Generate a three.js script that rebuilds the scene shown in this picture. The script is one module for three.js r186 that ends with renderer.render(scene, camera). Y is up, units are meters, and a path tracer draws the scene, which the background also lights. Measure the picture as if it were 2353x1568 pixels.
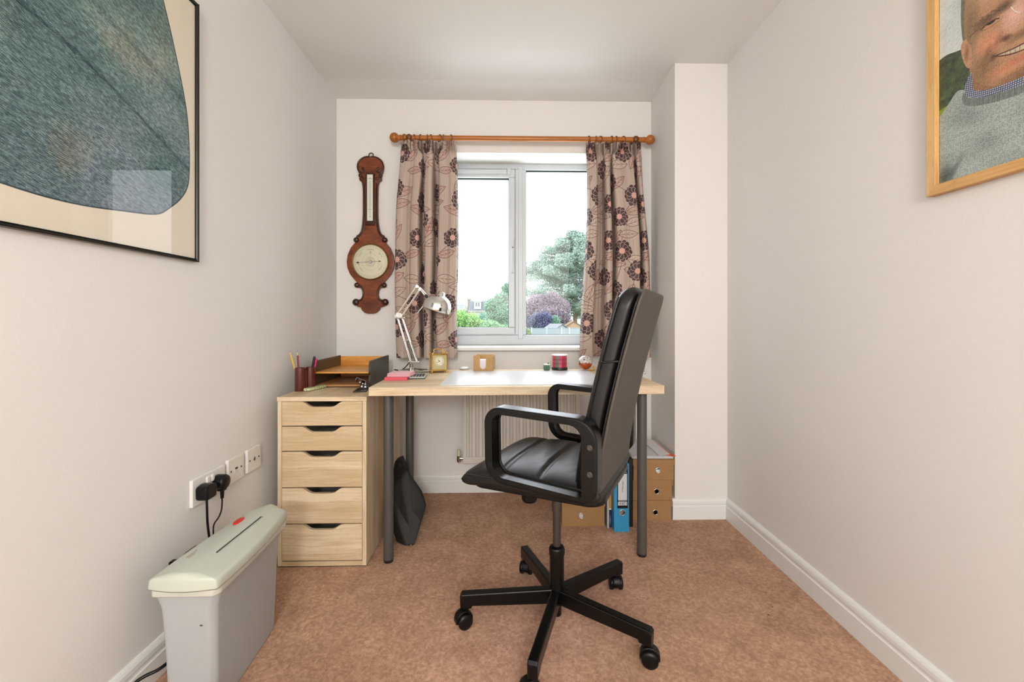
import * as THREE from 'three';
import { RoundedBoxGeometry } from 'three/addons/geometries/RoundedBoxGeometry.js';
import { mergeGeometries, toCreasedNormals } from 'three/addons/utils/BufferGeometryUtils.js';

// ------------------------------------------------------------------ camera, sky, exposure
const scene = new THREE.Scene();
const F_PX = 1020, CX = 1189, CY = 735, W = 2353, H = 1568;          // focal length and principal point of the shifted lens
const camera = new THREE.PerspectiveCamera(2 * Math.atan(H / 2 / F_PX) * 180 / Math.PI, W / H, 0.05, 400);
camera.position.set(0, 1.0, 0);
camera.rotation.y = -1.2 * Math.PI / 180;
camera.setViewOffset(W, H, W / 2 - CX, H / 2 - CY, W, H);
scene.add(camera);
scene.background = new THREE.Color().setRGB(5.9, 6.2, 6.6);       // even overcast sky
const renderer = new THREE.WebGLRenderer({ antialias: true });
renderer.toneMapping = THREE.LinearToneMapping;
renderer.toneMappingExposure = 1.0;
renderer.shadowMap.enabled = true;
const UNSEEN_LAMP = { pos: [0.05, 1.62, 1.85], color: [1.0, 0.995, 0.985], intensity: 9.6, radius: 0.2 };   // unseen paper globe behind the camera, placed to light the room

// ------------------------------------------------------------------ helpers
const V = (x, y, z) => new THREE.Vector3(x, y, z);
let seed = 7;
const rnd = () => { seed = (seed + 0x6d2b79f5) | 0; let t = Math.imul(seed ^ (seed >>> 15), 1 | seed); t = (t + Math.imul(t ^ (t >>> 7), 61 | t)) ^ t; return ((t ^ (t >>> 14)) >>> 0) / 4294967296; };
const rr = (a, b) => a + (b - a) * rnd();
const lerp = (a, b, t) => a + (b - a) * t;
const clamp = (x, a, b) => Math.min(b, Math.max(a, x));
const smooth = (a, b, x) => { const t = clamp((x - a) / (b - a), 0, 1); return t * t * (3 - 2 * t); };
function hash(x, y, s) { let h = (x * 374761393 + y * 668265263 + s * 982451653) | 0; h = Math.imul(h ^ (h >>> 13), 1274126177); h ^= h >>> 16; return (h >>> 0) / 4294967296; }
function vnoise(x, y, px, py, s) {                                    // value noise that repeats every px, py
  const xi = Math.floor(x), yi = Math.floor(y), fx = x - xi, fy = y - yi;
  const u = fx * fx * (3 - 2 * fx), v = fy * fy * (3 - 2 * fy);
  const m = (a, n) => ((a % n) + n) % n, x0 = m(xi, px), x1 = m(xi + 1, px), y0 = m(yi, py), y1 = m(yi + 1, py);
  return lerp(lerp(hash(x0, y0, s), hash(x1, y0, s), u), lerp(hash(x0, y1, s), hash(x1, y1, s), u), v);
}
function fbm(x, y, px, py, s, o = 4) { let a = 0.5, t = 0, n = 0; for (let i = 0; i < o; i++) { t += a * vnoise(x, y, px, py, s + i); n += a; a *= 0.5; x *= 2; y *= 2; px *= 2; py *= 2; } return t / n; }

const taken = {};
const numbered = (n) => { const k = (taken[n] = (taken[n] ?? -1) + 1); return k ? n + '_' + String(k).padStart(3, '0') : n; };
function shadows(o) { o.castShadow = true; o.receiveShadow = true; return o; }
function part(name, geo, mat, parent, label) {
  const m = shadows(new THREE.Mesh(geo, mat)); m.name = name; parent.add(m);
  if (label) m.userData.label = label;
  return m;
}
function tag(o, label, category, group) { o.userData.label = label; o.userData.category = category; if (group) o.userData.group = group; return o; }
function thing(name, label, category, [x, y, z] = [0, 0, 0], turn = 0, group) {
  const g = new THREE.Group(); g.name = numbered(name); g.position.set(x, y, z); g.rotation.y = turn; scene.add(g);
  return tag(g, label, category, group);
}
function struct(name, geo, mat, label) {
  const m = geo ? shadows(new THREE.Mesh(geo, mat)) : new THREE.Group(); m.name = name; m.userData.kind = 'structure';
  if (label) m.userData.label = label;
  scene.add(m); return m;
}
// texture coordinates in metres, grain (u) along the given axis
function boxUV(g, grain = 'x', off = 0) {
  g = g.index ? g.toNonIndexed() : g;
  const p = g.attributes.position, n = g.attributes.normal, uv = new Float32Array(p.count * 2);
  for (let i = 0; i < p.count; i += 3) {
    let nx = 0, ny = 0, nz = 0;
    for (let k = 0; k < 3; k++) { nx += n.getX(i + k); ny += n.getY(i + k); nz += n.getZ(i + k); }
    nx = Math.abs(nx); ny = Math.abs(ny); nz = Math.abs(nz);
    const axes = nx >= ny && nx >= nz ? 'yz' : ny >= nz ? 'xz' : 'xy';
    const a = axes.includes(grain) ? grain : axes[0], b = axes.replace(a, '');
    for (let k = 0; k < 3; k++) {
      const c = { x: p.getX(i + k), y: p.getY(i + k), z: p.getZ(i + k) };
      uv[(i + k) * 2] = c[a] + off; uv[(i + k) * 2 + 1] = c[b] + off * 0.37 + (axes === 'xz' ? 0.11 : axes === 'yz' ? 0.23 : 0);
    }
  }
  g.setAttribute('uv', new THREE.BufferAttribute(uv, 2)); return g;
}
function clean(g) {
  g = g.index ? g.toNonIndexed() : g.clone();
  for (const k of Object.keys(g.attributes)) if (!['position', 'normal', 'uv'].includes(k)) g.deleteAttribute(k);
  if (!g.attributes.normal) g.computeVertexNormals();
  if (!g.attributes.uv) g.setAttribute('uv', new THREE.BufferAttribute(new Float32Array(g.attributes.position.count * 2), 2));
  g.clearGroups?.(); return g;
}
const merge = (list) => mergeGeometries(list.map(clean), false);
const box = (w, h, d, x = 0, y = 0, z = 0, r = 0) => (r ? new RoundedBoxGeometry(w, h, d, 2, r) : new THREE.BoxGeometry(w, h, d)).translate(x, y, z);
const span = (x0, x1, y0, y1, z0, z1, r = 0) => box(x1 - x0, y1 - y0, z1 - z0, (x0 + x1) / 2, (y0 + y1) / 2, (z0 + z1) / 2, r);
const cyl = (r0, r1, h, x = 0, y = 0, z = 0, seg = 24) => new THREE.CylinderGeometry(r1, r0, h, seg).translate(x, y + h / 2, z);   // r0 at the bottom
function bar(a, b, r, seg = 12, r2 = r) {                              // round bar from a to b
  const d = b.clone().sub(a), g = new THREE.CylinderGeometry(r2, r, d.length(), seg);
  g.applyQuaternion(new THREE.Quaternion().setFromUnitVectors(V(0, 1, 0), d.clone().normalize()));
  return g.translate((a.x + b.x) / 2, (a.y + b.y) / 2, (a.z + b.z) / 2);
}
const tube = (pts, r, n = 40, seg = 10, closed = false) => new THREE.TubeGeometry(new THREE.CatmullRomCurve3(pts, closed, 'centripetal'), n, r, seg, closed);
const lathe = (pts, seg = 40) => new THREE.LatheGeometry(pts.map((p) => new THREE.Vector2(p[0], p[1])), seg);
function shapeOf(pts) { const s = new THREE.Shape(); pts.forEach((p, i) => (i ? s.lineTo(p[0], p[1]) : s.moveTo(p[0], p[1]))); s.closePath(); return s; }
function rounded(x0, y0, x1, y1, r, S = new THREE.Shape()) {
  S.moveTo(x0 + r, y0); S.lineTo(x1 - r, y0); S.absarc(x1 - r, y0 + r, r, -Math.PI / 2, 0); S.lineTo(x1, y1 - r); S.absarc(x1 - r, y1 - r, r, 0, Math.PI / 2);
  S.lineTo(x0 + r, y1); S.absarc(x0 + r, y1 - r, r, Math.PI / 2, Math.PI); S.lineTo(x0, y0 + r); S.absarc(x0 + r, y0 + r, r, Math.PI, 1.5 * Math.PI); return S;
}
function roundPoly(pts, radii, S = new THREE.Shape()) {                // polygon with rounded corners
  const n = pts.length;
  for (let i = 0; i < n; i++) {
    const a = pts[(i + n - 1) % n], b = pts[i], c = pts[(i + 1) % n], r = radii[i] ?? radii[0];
    const la = Math.hypot(a[0] - b[0], a[1] - b[1]), lc = Math.hypot(c[0] - b[0], c[1] - b[1]);
    const p = [b[0] + (a[0] - b[0]) * r / la, b[1] + (a[1] - b[1]) * r / la], q = [b[0] + (c[0] - b[0]) * r / lc, b[1] + (c[1] - b[1]) * r / lc];
    if (i) S.lineTo(p[0], p[1]); else S.moveTo(p[0], p[1]);
    S.bezierCurveTo(lerp(p[0], b[0], 0.55), lerp(p[1], b[1], 0.55), lerp(q[0], b[0], 0.55), lerp(q[1], b[1], 0.55), q[0], q[1]);
  }
  S.closePath(); return S;
}
function extr(shape, depth, bevel = 0, curve = 12, bseg = 2) {
  const g = new THREE.ExtrudeGeometry(shape, bevel ? { depth: depth - 2 * bevel, bevelEnabled: true, bevelThickness: bevel, bevelSize: bevel, bevelOffset: -bevel, bevelSegments: bseg, curveSegments: curve } : { depth, bevelEnabled: false, curveSegments: curve });
  return bevel ? g.translate(0, 0, bevel) : g;
}
function loft(rings, { closed = true, caps = true } = {}) {           // skin over rings of equal length
  const n = rings[0].length, pos = [], idx = [], uv = [];
  rings.forEach((r, i) => r.forEach((p, j) => { pos.push(p.x, p.y, p.z); uv.push(j / n, i / rings.length); }));
  for (let i = 0; i < rings.length - 1; i++) for (let j = 0; j < (closed ? n : n - 1); j++) {
    const a = i * n + j, b = i * n + (j + 1) % n, c = a + n, d = b + n; idx.push(a, b, d, a, d, c);
  }
  if (caps) for (const [i, flip] of [[0, true], [rings.length - 1, false]]) {
    const c = rings[i].reduce((s, p) => s.add(p), V(0, 0, 0)).divideScalar(n), k = pos.length / 3; pos.push(c.x, c.y, c.z); uv.push(0.5, 0.5);
    for (let j = 0; j < n; j++) { const a = i * n + j, b = i * n + (j + 1) % n; if (flip) idx.push(k, b, a); else idx.push(k, a, b); }
  }
  const g = new THREE.BufferGeometry(); g.setAttribute('position', new THREE.Float32BufferAttribute(pos, 3)); g.setAttribute('uv', new THREE.Float32BufferAttribute(uv, 2));
  g.setIndex(idx); g.computeVertexNormals(); return g;
}
// closed superellipse with half sizes a, b
const superEllipse = (a, b, e, n) => Array.from({ length: n }, (_, i) => { const t = i / n * 2 * Math.PI, c = Math.cos(t), s = Math.sin(t); return [a * Math.sign(c) * Math.abs(c) ** (2 / e), b * Math.sign(s) * Math.abs(s) ** (2 / e)]; });

// ------------------------------------------------------------------ textures and materials
function finish(t, srgb, rx, ry) {
  t.wrapS = t.wrapT = THREE.RepeatWrapping; t.magFilter = THREE.LinearFilter; t.minFilter = THREE.LinearMipmapLinearFilter; t.generateMipmaps = true;
  if (srgb) t.colorSpace = THREE.SRGBColorSpace;
  if (rx) t.repeat.set(rx, ry);
  t.needsUpdate = true; return t;
}
function dataTex(w, h, fn, { srgb = true, rx = 0, ry = 0 } = {}) {
  const d = new Uint8Array(w * h * 4);
  for (let y = 0; y < h; y++) for (let x = 0; x < w; x++) {
    const c = fn(x / w, y / h), i = (y * w + x) * 4;
    if (typeof c === 'number') d[i] = d[i + 1] = d[i + 2] = clamp(c * 255, 0, 255); else { d[i] = clamp(c[0], 0, 255); d[i + 1] = clamp(c[1], 0, 255); d[i + 2] = clamp(c[2], 0, 255); }
    d[i + 3] = 255;
  }
  return finish(new THREE.DataTexture(d, w, h), srgb, rx, ry);
}
function canvasTex(w, h, draw, { srgb = true, rx = 0, ry = 0 } = {}) {
  const c = document.createElement('canvas'); c.width = w; c.height = h; draw(c.getContext('2d'), w, h);
  return finish(new THREE.CanvasTexture(c), srgb, rx, ry);
}
const std = (color, roughness = 0.5, extra = {}) => new THREE.MeshStandardMaterial({ color, roughness, ...extra });
const phys = (color, roughness, extra = {}) => new THREE.MeshPhysicalMaterial({ color, roughness, ...extra });
const chrome = std(0xe6e6e4, 0.1, { metalness: 1 });
const steel = std(0xb9b9b6, 0.3, { metalness: 1 });
const brass = std(0xd9b35c, 0.22, { metalness: 1 });
const blackPlastic = phys(0x08090a, 0.36, { specularIntensity: 0.6 });
const whitePlastic = std(0xe6e4df, 0.35);
const whiteGloss = std(0xeceeed, 0.3);

function oak(c0, c1, s, grains = 1) {                                 // long streaks of grain, 0.6 m by 0.3 m
  return dataTex(1024, 512, (u, v) => {
    const warp = fbm(u * 3, v * 4, 3, 4, s + 50, 3) * 0.12;
    const broad = fbm(u * 2, (v + warp) * 8, 2, 8, s, 3), streak = fbm(u * 6, (v + warp * 0.6) * 56, 6, 56, s + 9, 3), pore = vnoise(u * 40, v * 256, 40, 256, s + 20);
    let t = clamp(0.5 + (broad - 0.5) * 1.5 + (streak - 0.5) * 0.8, 0, 1); t = t * t * (3 - 2 * t) * 0.6 + t * 0.4;
    const k = 1 - 0.08 * grains * smooth(0.72, 0.95, pore);
    return [0, 1, 2].map((i) => lerp(c0[i], c1[i], t) * k);
  }, { rx: 1 / 0.6, ry: 1 / 0.3 });
}
const oakMap = oak([198, 172, 134], [227, 208, 177], 3);
const oakMat = std(0xffffff, 0.48, { map: oakMap });
const orangeWood = std(0xffffff, 0.35, { map: oak([196, 128, 48], [232, 170, 88], 17) });
const pineFrame = std(0xffffff, 0.45, { map: oak([200, 150, 84], [226, 184, 122], 31) });
const poleWood = std(0xffffff, 0.28, { map: oak([150, 84, 24], [186, 112, 42], 41) });
const mahogany = std(0xffffff, 0.22, { map: dataTex(512, 512, (u, v) => {
  const w = fbm(u * 4, v * 3, 4, 3, 71, 4), st = fbm(u * 30 + w * 6, v * 5, 30, 5, 74, 3), t = clamp((w - 0.3) * 1.2 + (st - 0.5) * 0.5 + 0.15, 0, 1);
  return [lerp(92, 160, t), lerp(40, 84, t), lerp(18, 42, t)];
}, { rx: 1 / 0.25, ry: 1 / 0.25 }) });
const mahoganyDark = std(0x3a1d10, 0.22);
const leatherBump = dataTex(512, 512, (u, v) => fbm(u * 60, v * 60, 60, 60, 91, 3) * 0.6 + fbm(u * 9, v * 9, 9, 9, 95, 3) * 0.4, { srgb: false, rx: 5, ry: 5 });
const leather = phys(0x08090b, 0.4, { bumpMap: leatherBump, bumpScale: 0.00022, specularIntensity: 1 });
const plasterBump = dataTex(512, 512, (u, v) => fbm(u * 90, v * 90, 90, 90, 111, 3), { srgb: false, rx: 2, ry: 2 });
const wallPaint = std(new THREE.Color().setRGB(0.80, 0.782, 0.756), 0.75, { bumpMap: plasterBump, bumpScale: 0.00025 });
const ceilingPaint = std(new THREE.Color().setRGB(0.82, 0.82, 0.79), 0.85, { bumpMap: plasterBump, bumpScale: 0.00025 });
const trimPaint = std(new THREE.Color().setRGB(0.82, 0.825, 0.81), 0.35);
const upvcShaded = std(new THREE.Color().setRGB(0.58, 0.615, 0.64), 0.35);  // white plastic greyed in the colour, standing for its backlit shade
// ------------------------------------------------------------------ room shell
const XL = -0.99, XR = 1.105, ZB = -2.585, ZF = 2.35, HC = 2.29, PX = 0.838, PZ = -2.215;
const WX0 = -0.42, WX1 = 0.575, WY0 = 0.842, WY1 = 1.976, ZW = -2.77;
// carpet: fibre speckle, worn patches, crumbs
const carpetMap = (() => {
  const n = 2048;
  const crumbs = Array.from({ length: 90 }, () => [rnd(), rnd(), rr(0.0006, 0.0016), rnd() < 0.72 ? 40 : 225]);
  const grid = new Map(); for (const c of crumbs) { const k = Math.floor(c[0] * 32) + ',' + Math.floor(c[1] * 32); (grid.get(k) ?? grid.set(k, []).get(k)).push(c); }
  return dataTex(n, n, (u, v) => {
    const big = fbm(u * 4, v * 7, 4, 7, 131, 4), mid = fbm(u * 26, v * 44, 26, 44, 137, 3), fine = vnoise(u * 620, v * 1200, 620, 1200, 141), fib = fbm(u * 240, v * 460, 240, 460, 143, 2);
    const t = 0.5 + (big - 0.5) * 0.75 + (mid - 0.5) * 0.5 + (fib - 0.5) * 0.75 + (fine - 0.5) * 0.4, red = clamp((big - 0.42) * 2.2, 0, 1);
    let c = [lerp(160, 222, t), lerp(119, 177, t) + 3 - red * 7, lerp(97, 151, t) + red * 5];
    for (const q of grid.get(Math.floor(u * 32) + ',' + Math.floor(v * 32)) ?? []) if (Math.hypot(u - q[0], (v - q[1]) * 1.95) < q[2]) c = [q[3], q[3] * 0.9, q[3] * 0.8];
    return c;
  });
})();
const carpetBump = dataTex(512, 512, (u, v) => fbm(u * 200, v * 200, 200, 200, 151, 2), { srgb: false, rx: 8, ry: 16 });
const carpet = std(0xffffff, 0.97, { map: carpetMap, bumpMap: carpetBump, bumpScale: 0.0013 });
{
  const g = box(XR - XL + 0.24, 0.12, ZF - ZB + 0.3, (XL + XR) / 2, -0.06, (ZF + ZB) / 2);
  const p = g.attributes.position, uv = g.attributes.uv;
  for (let i = 0; i < p.count; i++) uv.setXY(i, (p.getX(i) - XL) / (XR - XL), (p.getZ(i) - ZB) / 3.9);
  struct('floor', g, carpet, 'brown fitted carpet with worn patches');
}
struct('wall_left', boxUV(span(XL - 0.12, XL, 0, HC + 0.1, ZB - 0.01, ZF + 0.1)), wallPaint);
struct('wall_right', boxUV(span(XR, XR + 0.12, 0, HC + 0.1, ZB - 0.01, ZF + 0.1)), wallPaint);
struct('unseen_wall_front', boxUV(span(XL, XR, 0, HC + 0.1, ZF, ZF + 0.12)), wallPaint);  // out of view, set far back to even out the bounced light
{
  const s = shapeOf([[XL - 0.12, 0], [XR + 0.12, 0], [XR + 0.12, HC + 0.1], [XL - 0.12, HC + 0.1]]);
  s.holes.push(new THREE.Path(shapeOf([[WX0, WY0 - 0.02], [WX1, WY0 - 0.02], [WX1, WY1], [WX0, WY1]]).getPoints()));
  struct('wall_back', extr(s, 0.28).translate(0, 0, ZB - 0.28), wallPaint);
  struct('wall_boxing', boxUV(span(PX, XR, 0, HC, ZB, PZ)), wallPaint, 'boxed-out pipe casing in the right corner');
}
{ // ceiling, with the last strip by the window wall bending down a little
  const pr = [[ZF + 0.1, HC], [ZB + 0.19, HC], [ZB, HC - 0.013], [ZB - 0.02, HC - 0.013], [ZB - 0.02, HC + 0.1], [ZF + 0.1, HC + 0.1]];
  const g = extr(shapeOf(pr), XR - XL).applyMatrix4(new THREE.Matrix4().makeBasis(V(0, 0, 1), V(0, 1, 0), V(-1, 0, 0))).translate(XR, 0, 0);
  struct('ceiling', g, ceilingPaint);
}
// skirting: torus moulded profile swept along each wall
const skirt = [[0, 0], [0.016, 0], [0.016, 0.064], [0.0125, 0.066], [0.0118, 0.071], [0.0135, 0.079], [0.0125, 0.09], [0.009, 0.097], [0.005, 0.1015], [0, 0.1025]];
function skirting(name, a, b, n) {                                    // from a to b along the wall, n points into the room
  const d = V(b[0] - a[0], 0, b[1] - a[1]), L = d.length(); d.normalize();
  const g = extr(shapeOf(skirt), L); // profile x = into the room, y = up, z = along
  const m = new THREE.Matrix4().makeBasis(V(n[0], 0, n[1]), V(0, 1, 0), d);
  if (m.determinant() < 0) { const g2 = extr(shapeOf(skirt.map((p) => [-p[0], p[1]]).reverse()), L); m.makeBasis(V(-n[0], 0, -n[1]), V(0, 1, 0), d); g2.applyMatrix4(m).translate(a[0], 0, a[1]); return struct(name, g2, trimPaint); }
  return struct(name, g.applyMatrix4(m).translate(a[0], 0, a[1]), trimPaint);
}
skirting('baseboard_left', [XL, ZB], [XL, ZF], [1, 0]);
skirting('baseboard_right', [XR, PZ], [XR, ZF], [-1, 0]);
skirting('baseboard_back', [XL, ZB], [PX, ZB], [0, 1]);
skirting('baseboard_boxing', [PX - 0.016, PZ], [XR, PZ], [0, 1]);
skirting('baseboard_alcove', [PX, ZB + 0.0005], [PX, PZ - 0.0005], [-1, 0]);
skirting('baseboard_front', [XL, ZF], [XR, ZF], [0, -1]);

// ------------------------------------------------------------------ window
{
  const w = struct('window_1'); w.userData.label = 'white plastic double-glazed window with an opening left sash';
  const zi = ZW, zo = ZW - 0.07, y0 = 0.842, y1 = WY1;
  const f = [span(WX0, WX0 + 0.05, 0.905, 1.938, zo, zi, 0.005), span(WX1 - 0.05, WX1, 0.905, 1.938, zo, zi, 0.005), span(WX0, WX1, y0, 0.905, zo, zi, 0.006), span(WX0, WX1, 1.938, y1, zo, zi, 0.006)];
  const frame = part('window_frame', merge(f), upvcShaded, w);
  part('mullion', merge([span(0.043, 0.112, 0.905, 1.938, zo, zi + 0.004, 0.006), span(0.062, 0.093, 0.88, 1.955, zi - 0.01, zi + 0.007, 0.005)]), upvcShaded, w);
  const sz = zi + 0.012, so = zo + 0.01;
  const sash = part('sash', merge([span(-0.375, 0.0425, 0.907, 0.952, so, sz, 0.006), span(-0.375, 0.0425, 1.885, 1.9365, so, sz, 0.006), span(-0.375, -0.332, 0.952, 1.885, so, sz, 0.006), span(0.004, 0.0425, 0.952, 1.885, so, sz, 0.006)]), upvcShaded, w);
  part('trickle_vent', merge([span(-0.33, -0.008, 1.905, 1.93, sz, sz + 0.014, 0.004), span(-0.006, 0.016, 1.9, 1.932, sz, sz + 0.017, 0.003)]), upvcShaded, sash);
  const gasket = std(0x23292b, 0.6);
  const seal = (x0, x1, ya, yb, z) => merge([span(x0, x1, yb - 0.007, yb, z - 0.012, z), span(x0, x1, ya, ya + 0.004, z - 0.012, z), span(x0, x0 + 0.004, ya, yb, z - 0.012, z), span(x1 - 0.004, x1, ya, yb, z - 0.012, z)]);
  part('gasket', seal(-0.333, 0.0048, 0.951, 1.886, zi - 0.012), gasket, w);
  part('gasket', seal(0.1115, WX1 - 0.049, 0.904, 1.939, zi - 0.02), gasket, w);
  part('gasket', span(-0.376, 0.043, 1.9362, 1.9385, zi - 0.01, zi + 0.006), gasket, w);
  const glass = phys(0xffffff, 0, { transmission: 1, thickness: 0, ior: 1.5 });
  for (const [x0, x1, ya, yb] of [[-0.34, 0.01, 0.945, 1.89], [0.105, WX1 - 0.045, 0.9, 1.943]]) part('pane', new THREE.PlaneGeometry(x1 - x0, yb - ya).translate((x0 + x1) / 2, (ya + yb) / 2, zi - 0.035), glass, w);
  const hd = part('handle', merge([span(0.019, 0.037, 1.385, 1.5, sz, sz + 0.012, 0.005), span(0.02, 0.036, 1.29, 1.42, sz + 0.02, sz + 0.034, 0.006), cyl(0.008, 0.008, 0.024).rotateX(Math.PI / 2).translate(0.028, 1.41, sz + 0.002)]), upvcShaded, w);
  part('key_lock', cyl(0.0045, 0.0045, 0.004).rotateX(Math.PI / 2).translate(0.028, 1.448, sz + 0.0115), std(0x4a4a48, 0.4, { metalness: 0.6 }), hd);
  part('window_sill', span(WX0 - 0.035, WX1 + 0.035, 0.82, 0.842, ZB, -2.55, 0.007), trimPaint, w);
  part('window_board', span(WX0, WX1, 0.82, 0.8418, zi - 0.01, ZB + 0.012), trimPaint, w);
  part('reveal', merge([span(WX0, WX1, WY1 - 0.003, WY1, zi, ZB - 0.001), span(WX0, WX0 + 0.003, 0.842, WY1, zi, ZB - 0.001), span(WX1 - 0.003, WX1, 0.842, WY1, zi, ZB - 0.001)]), ceilingPaint, w);
}

// ------------------------------------------------------------------ unseen lamp behind the camera, placed to light walls and floor evenly
{
  const [x, y, z] = UNSEEN_LAMP.pos;
  const g = thing('unseen_pendant_lamp', 'unseen white paper globe pendant lamp behind the camera, placed to light the room', 'lamp', [x, y, z]);
  const paper = new THREE.MeshStandardMaterial({ color: 0xf4efe4, roughness: 0.9, emissive: 0xfff3e2, emissiveIntensity: 0.9 });
  part('lamp_shade', new THREE.SphereGeometry(0.2, 32, 20), paper, g);
  part('cord', bar(V(0, 0.2, 0), V(0, HC - y - 0.02, 0), 0.003), whitePlastic, g);
  part('ceiling_rose', cyl(0.04, 0.03, 0.022, 0, HC - y - 0.022, 0), whitePlastic, g);
  const l = new THREE.PointLight(new THREE.Color().setRGB(...UNSEEN_LAMP.color), UNSEEN_LAMP.intensity, 0, 2);
  l.castShadow = true; l.shadow.radius = UNSEEN_LAMP.radius / 0.02; l.shadow.mapSize.set(1024, 1024); g.add(l); l.name = 'unseen_lamp_light';
}
// ------------------------------------------------------------------ desk
const DESK_Y = 0.732;
const desk = thing('desk', 'light oak-effect desk with a plain slab top and four grey metal tube legs', 'desk', [0.035, 0, -2.087], 1.3 * Math.PI / 180);
{
  part('tabletop', boxUV(span(-0.593, 0.593, DESK_Y - 0.034, DESK_Y, -0.31, 0.31, 0.0015), 'x', 0.2), oakMat, desk);
  const legPaint = std(0x5a5856, 0.42, { metalness: 0.35 }), foot = std(0x17181a, 0.5);
  for (const [x, z] of [[-0.535, 0.228], [0.527, 0.228], [-0.535, -0.215], [0.527, -0.215]]) {
    const l = part('leg', merge([cyl(0.0205, 0.0205, DESK_Y - 0.036 - 0.012, x, 0.012, z, 32), cyl(0.06, 0.06, 0.004, x, DESK_Y - 0.038, z, 32)]), legPaint, desk);
    part('foot', cyl(0.0185, 0.0205, 0.013, x, 0, z, 32), foot, l);
  }
}
// ------------------------------------------------------------------ drawer unit
{
  const w = 0.356, d = 0.56, h = 0.688, hw = w / 2;
  const u = thing('drawer_unit', 'light oak-effect drawer unit with five drawers and scooped handle cutouts', 'drawers', [-0.752, 0, -1.81 - d / 2]);
  part('top_panel', boxUV(span(-hw - 0.002, hw + 0.002, h - 0.018, h, -d / 2, d / 2 + 0.002, 0.001), 'z', 0.4), oakMat, u);
  for (const s of [-1, 1]) part('side_panel', boxUV(span(s > 0 ? hw - 0.016 : -hw, s > 0 ? hw : -hw + 0.016, 0.004, h - 0.018, -d / 2, d / 2, 0.001), 'y', 0.9 * s), oakMat, u);
  part('base_panel', boxUV(span(-hw + 0.016, hw - 0.016, 0.004, 0.022, -d / 2, d / 2, 0.001), 'x', 0.1), oakMat, u);
  part('plinth', span(-hw + 0.003, hw - 0.003, 0, 0.005, -d / 2 + 0.01, d / 2 - 0.004), std(0x3a3733, 0.7), u);
  part('back_panel', boxUV(span(-hw + 0.016, hw - 0.016, 0.022, h - 0.018, -d / 2, -d / 2 + 0.005), 'x'), oakMat, u);
  const inner = std(0xcfcac0, 0.7);
  let y = h - 0.0195; const x0 = -hw + 0.0175, x1 = hw - 0.0175;
  const heights = [0.1, 0.1, 0.146, 0.146, 0.148];
  heights.forEach((hh, i) => {
    const top = y, bot = y - hh + 0.003; y -= hh + 0.0012;
    const s = new THREE.Shape();
    s.moveTo(x0, bot); s.lineTo(x1, bot); s.lineTo(x1, top);
    s.lineTo(0.088, top); s.bezierCurveTo(0.062, top, 0.06, top - 0.021, 0.034, top - 0.0215);
    s.lineTo(-0.034, top - 0.0215); s.bezierCurveTo(-0.06, top - 0.021, -0.062, top, -0.088, top); s.lineTo(x0, top); s.closePath();
    const dr = part('drawer', boxUV(extr(s, 0.016, 0.0008, 10, 1).translate(0, 0, d / 2 - 0.016), 'x', [0.05, 0.31, 0.77, 0.52, 0.24][i]), oakMat, u);
    part('drawer_box', merge([span(x0 + 0.012, x1 - 0.012, bot + 0.008, bot + 0.014, -d / 2 + 0.03, d / 2 - 0.018), span(x0 + 0.012, x0 + 0.02, bot + 0.008, top - 0.028, -d / 2 + 0.03, d / 2 - 0.018), span(x1 - 0.02, x1 - 0.012, bot + 0.008, top - 0.028, -d / 2 + 0.03, d / 2 - 0.018), span(x0 + 0.012, x1 - 0.012, bot + 0.008, top - 0.028, -d / 2 + 0.03, -d / 2 + 0.038)]), inner, dr);
  });
}
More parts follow.
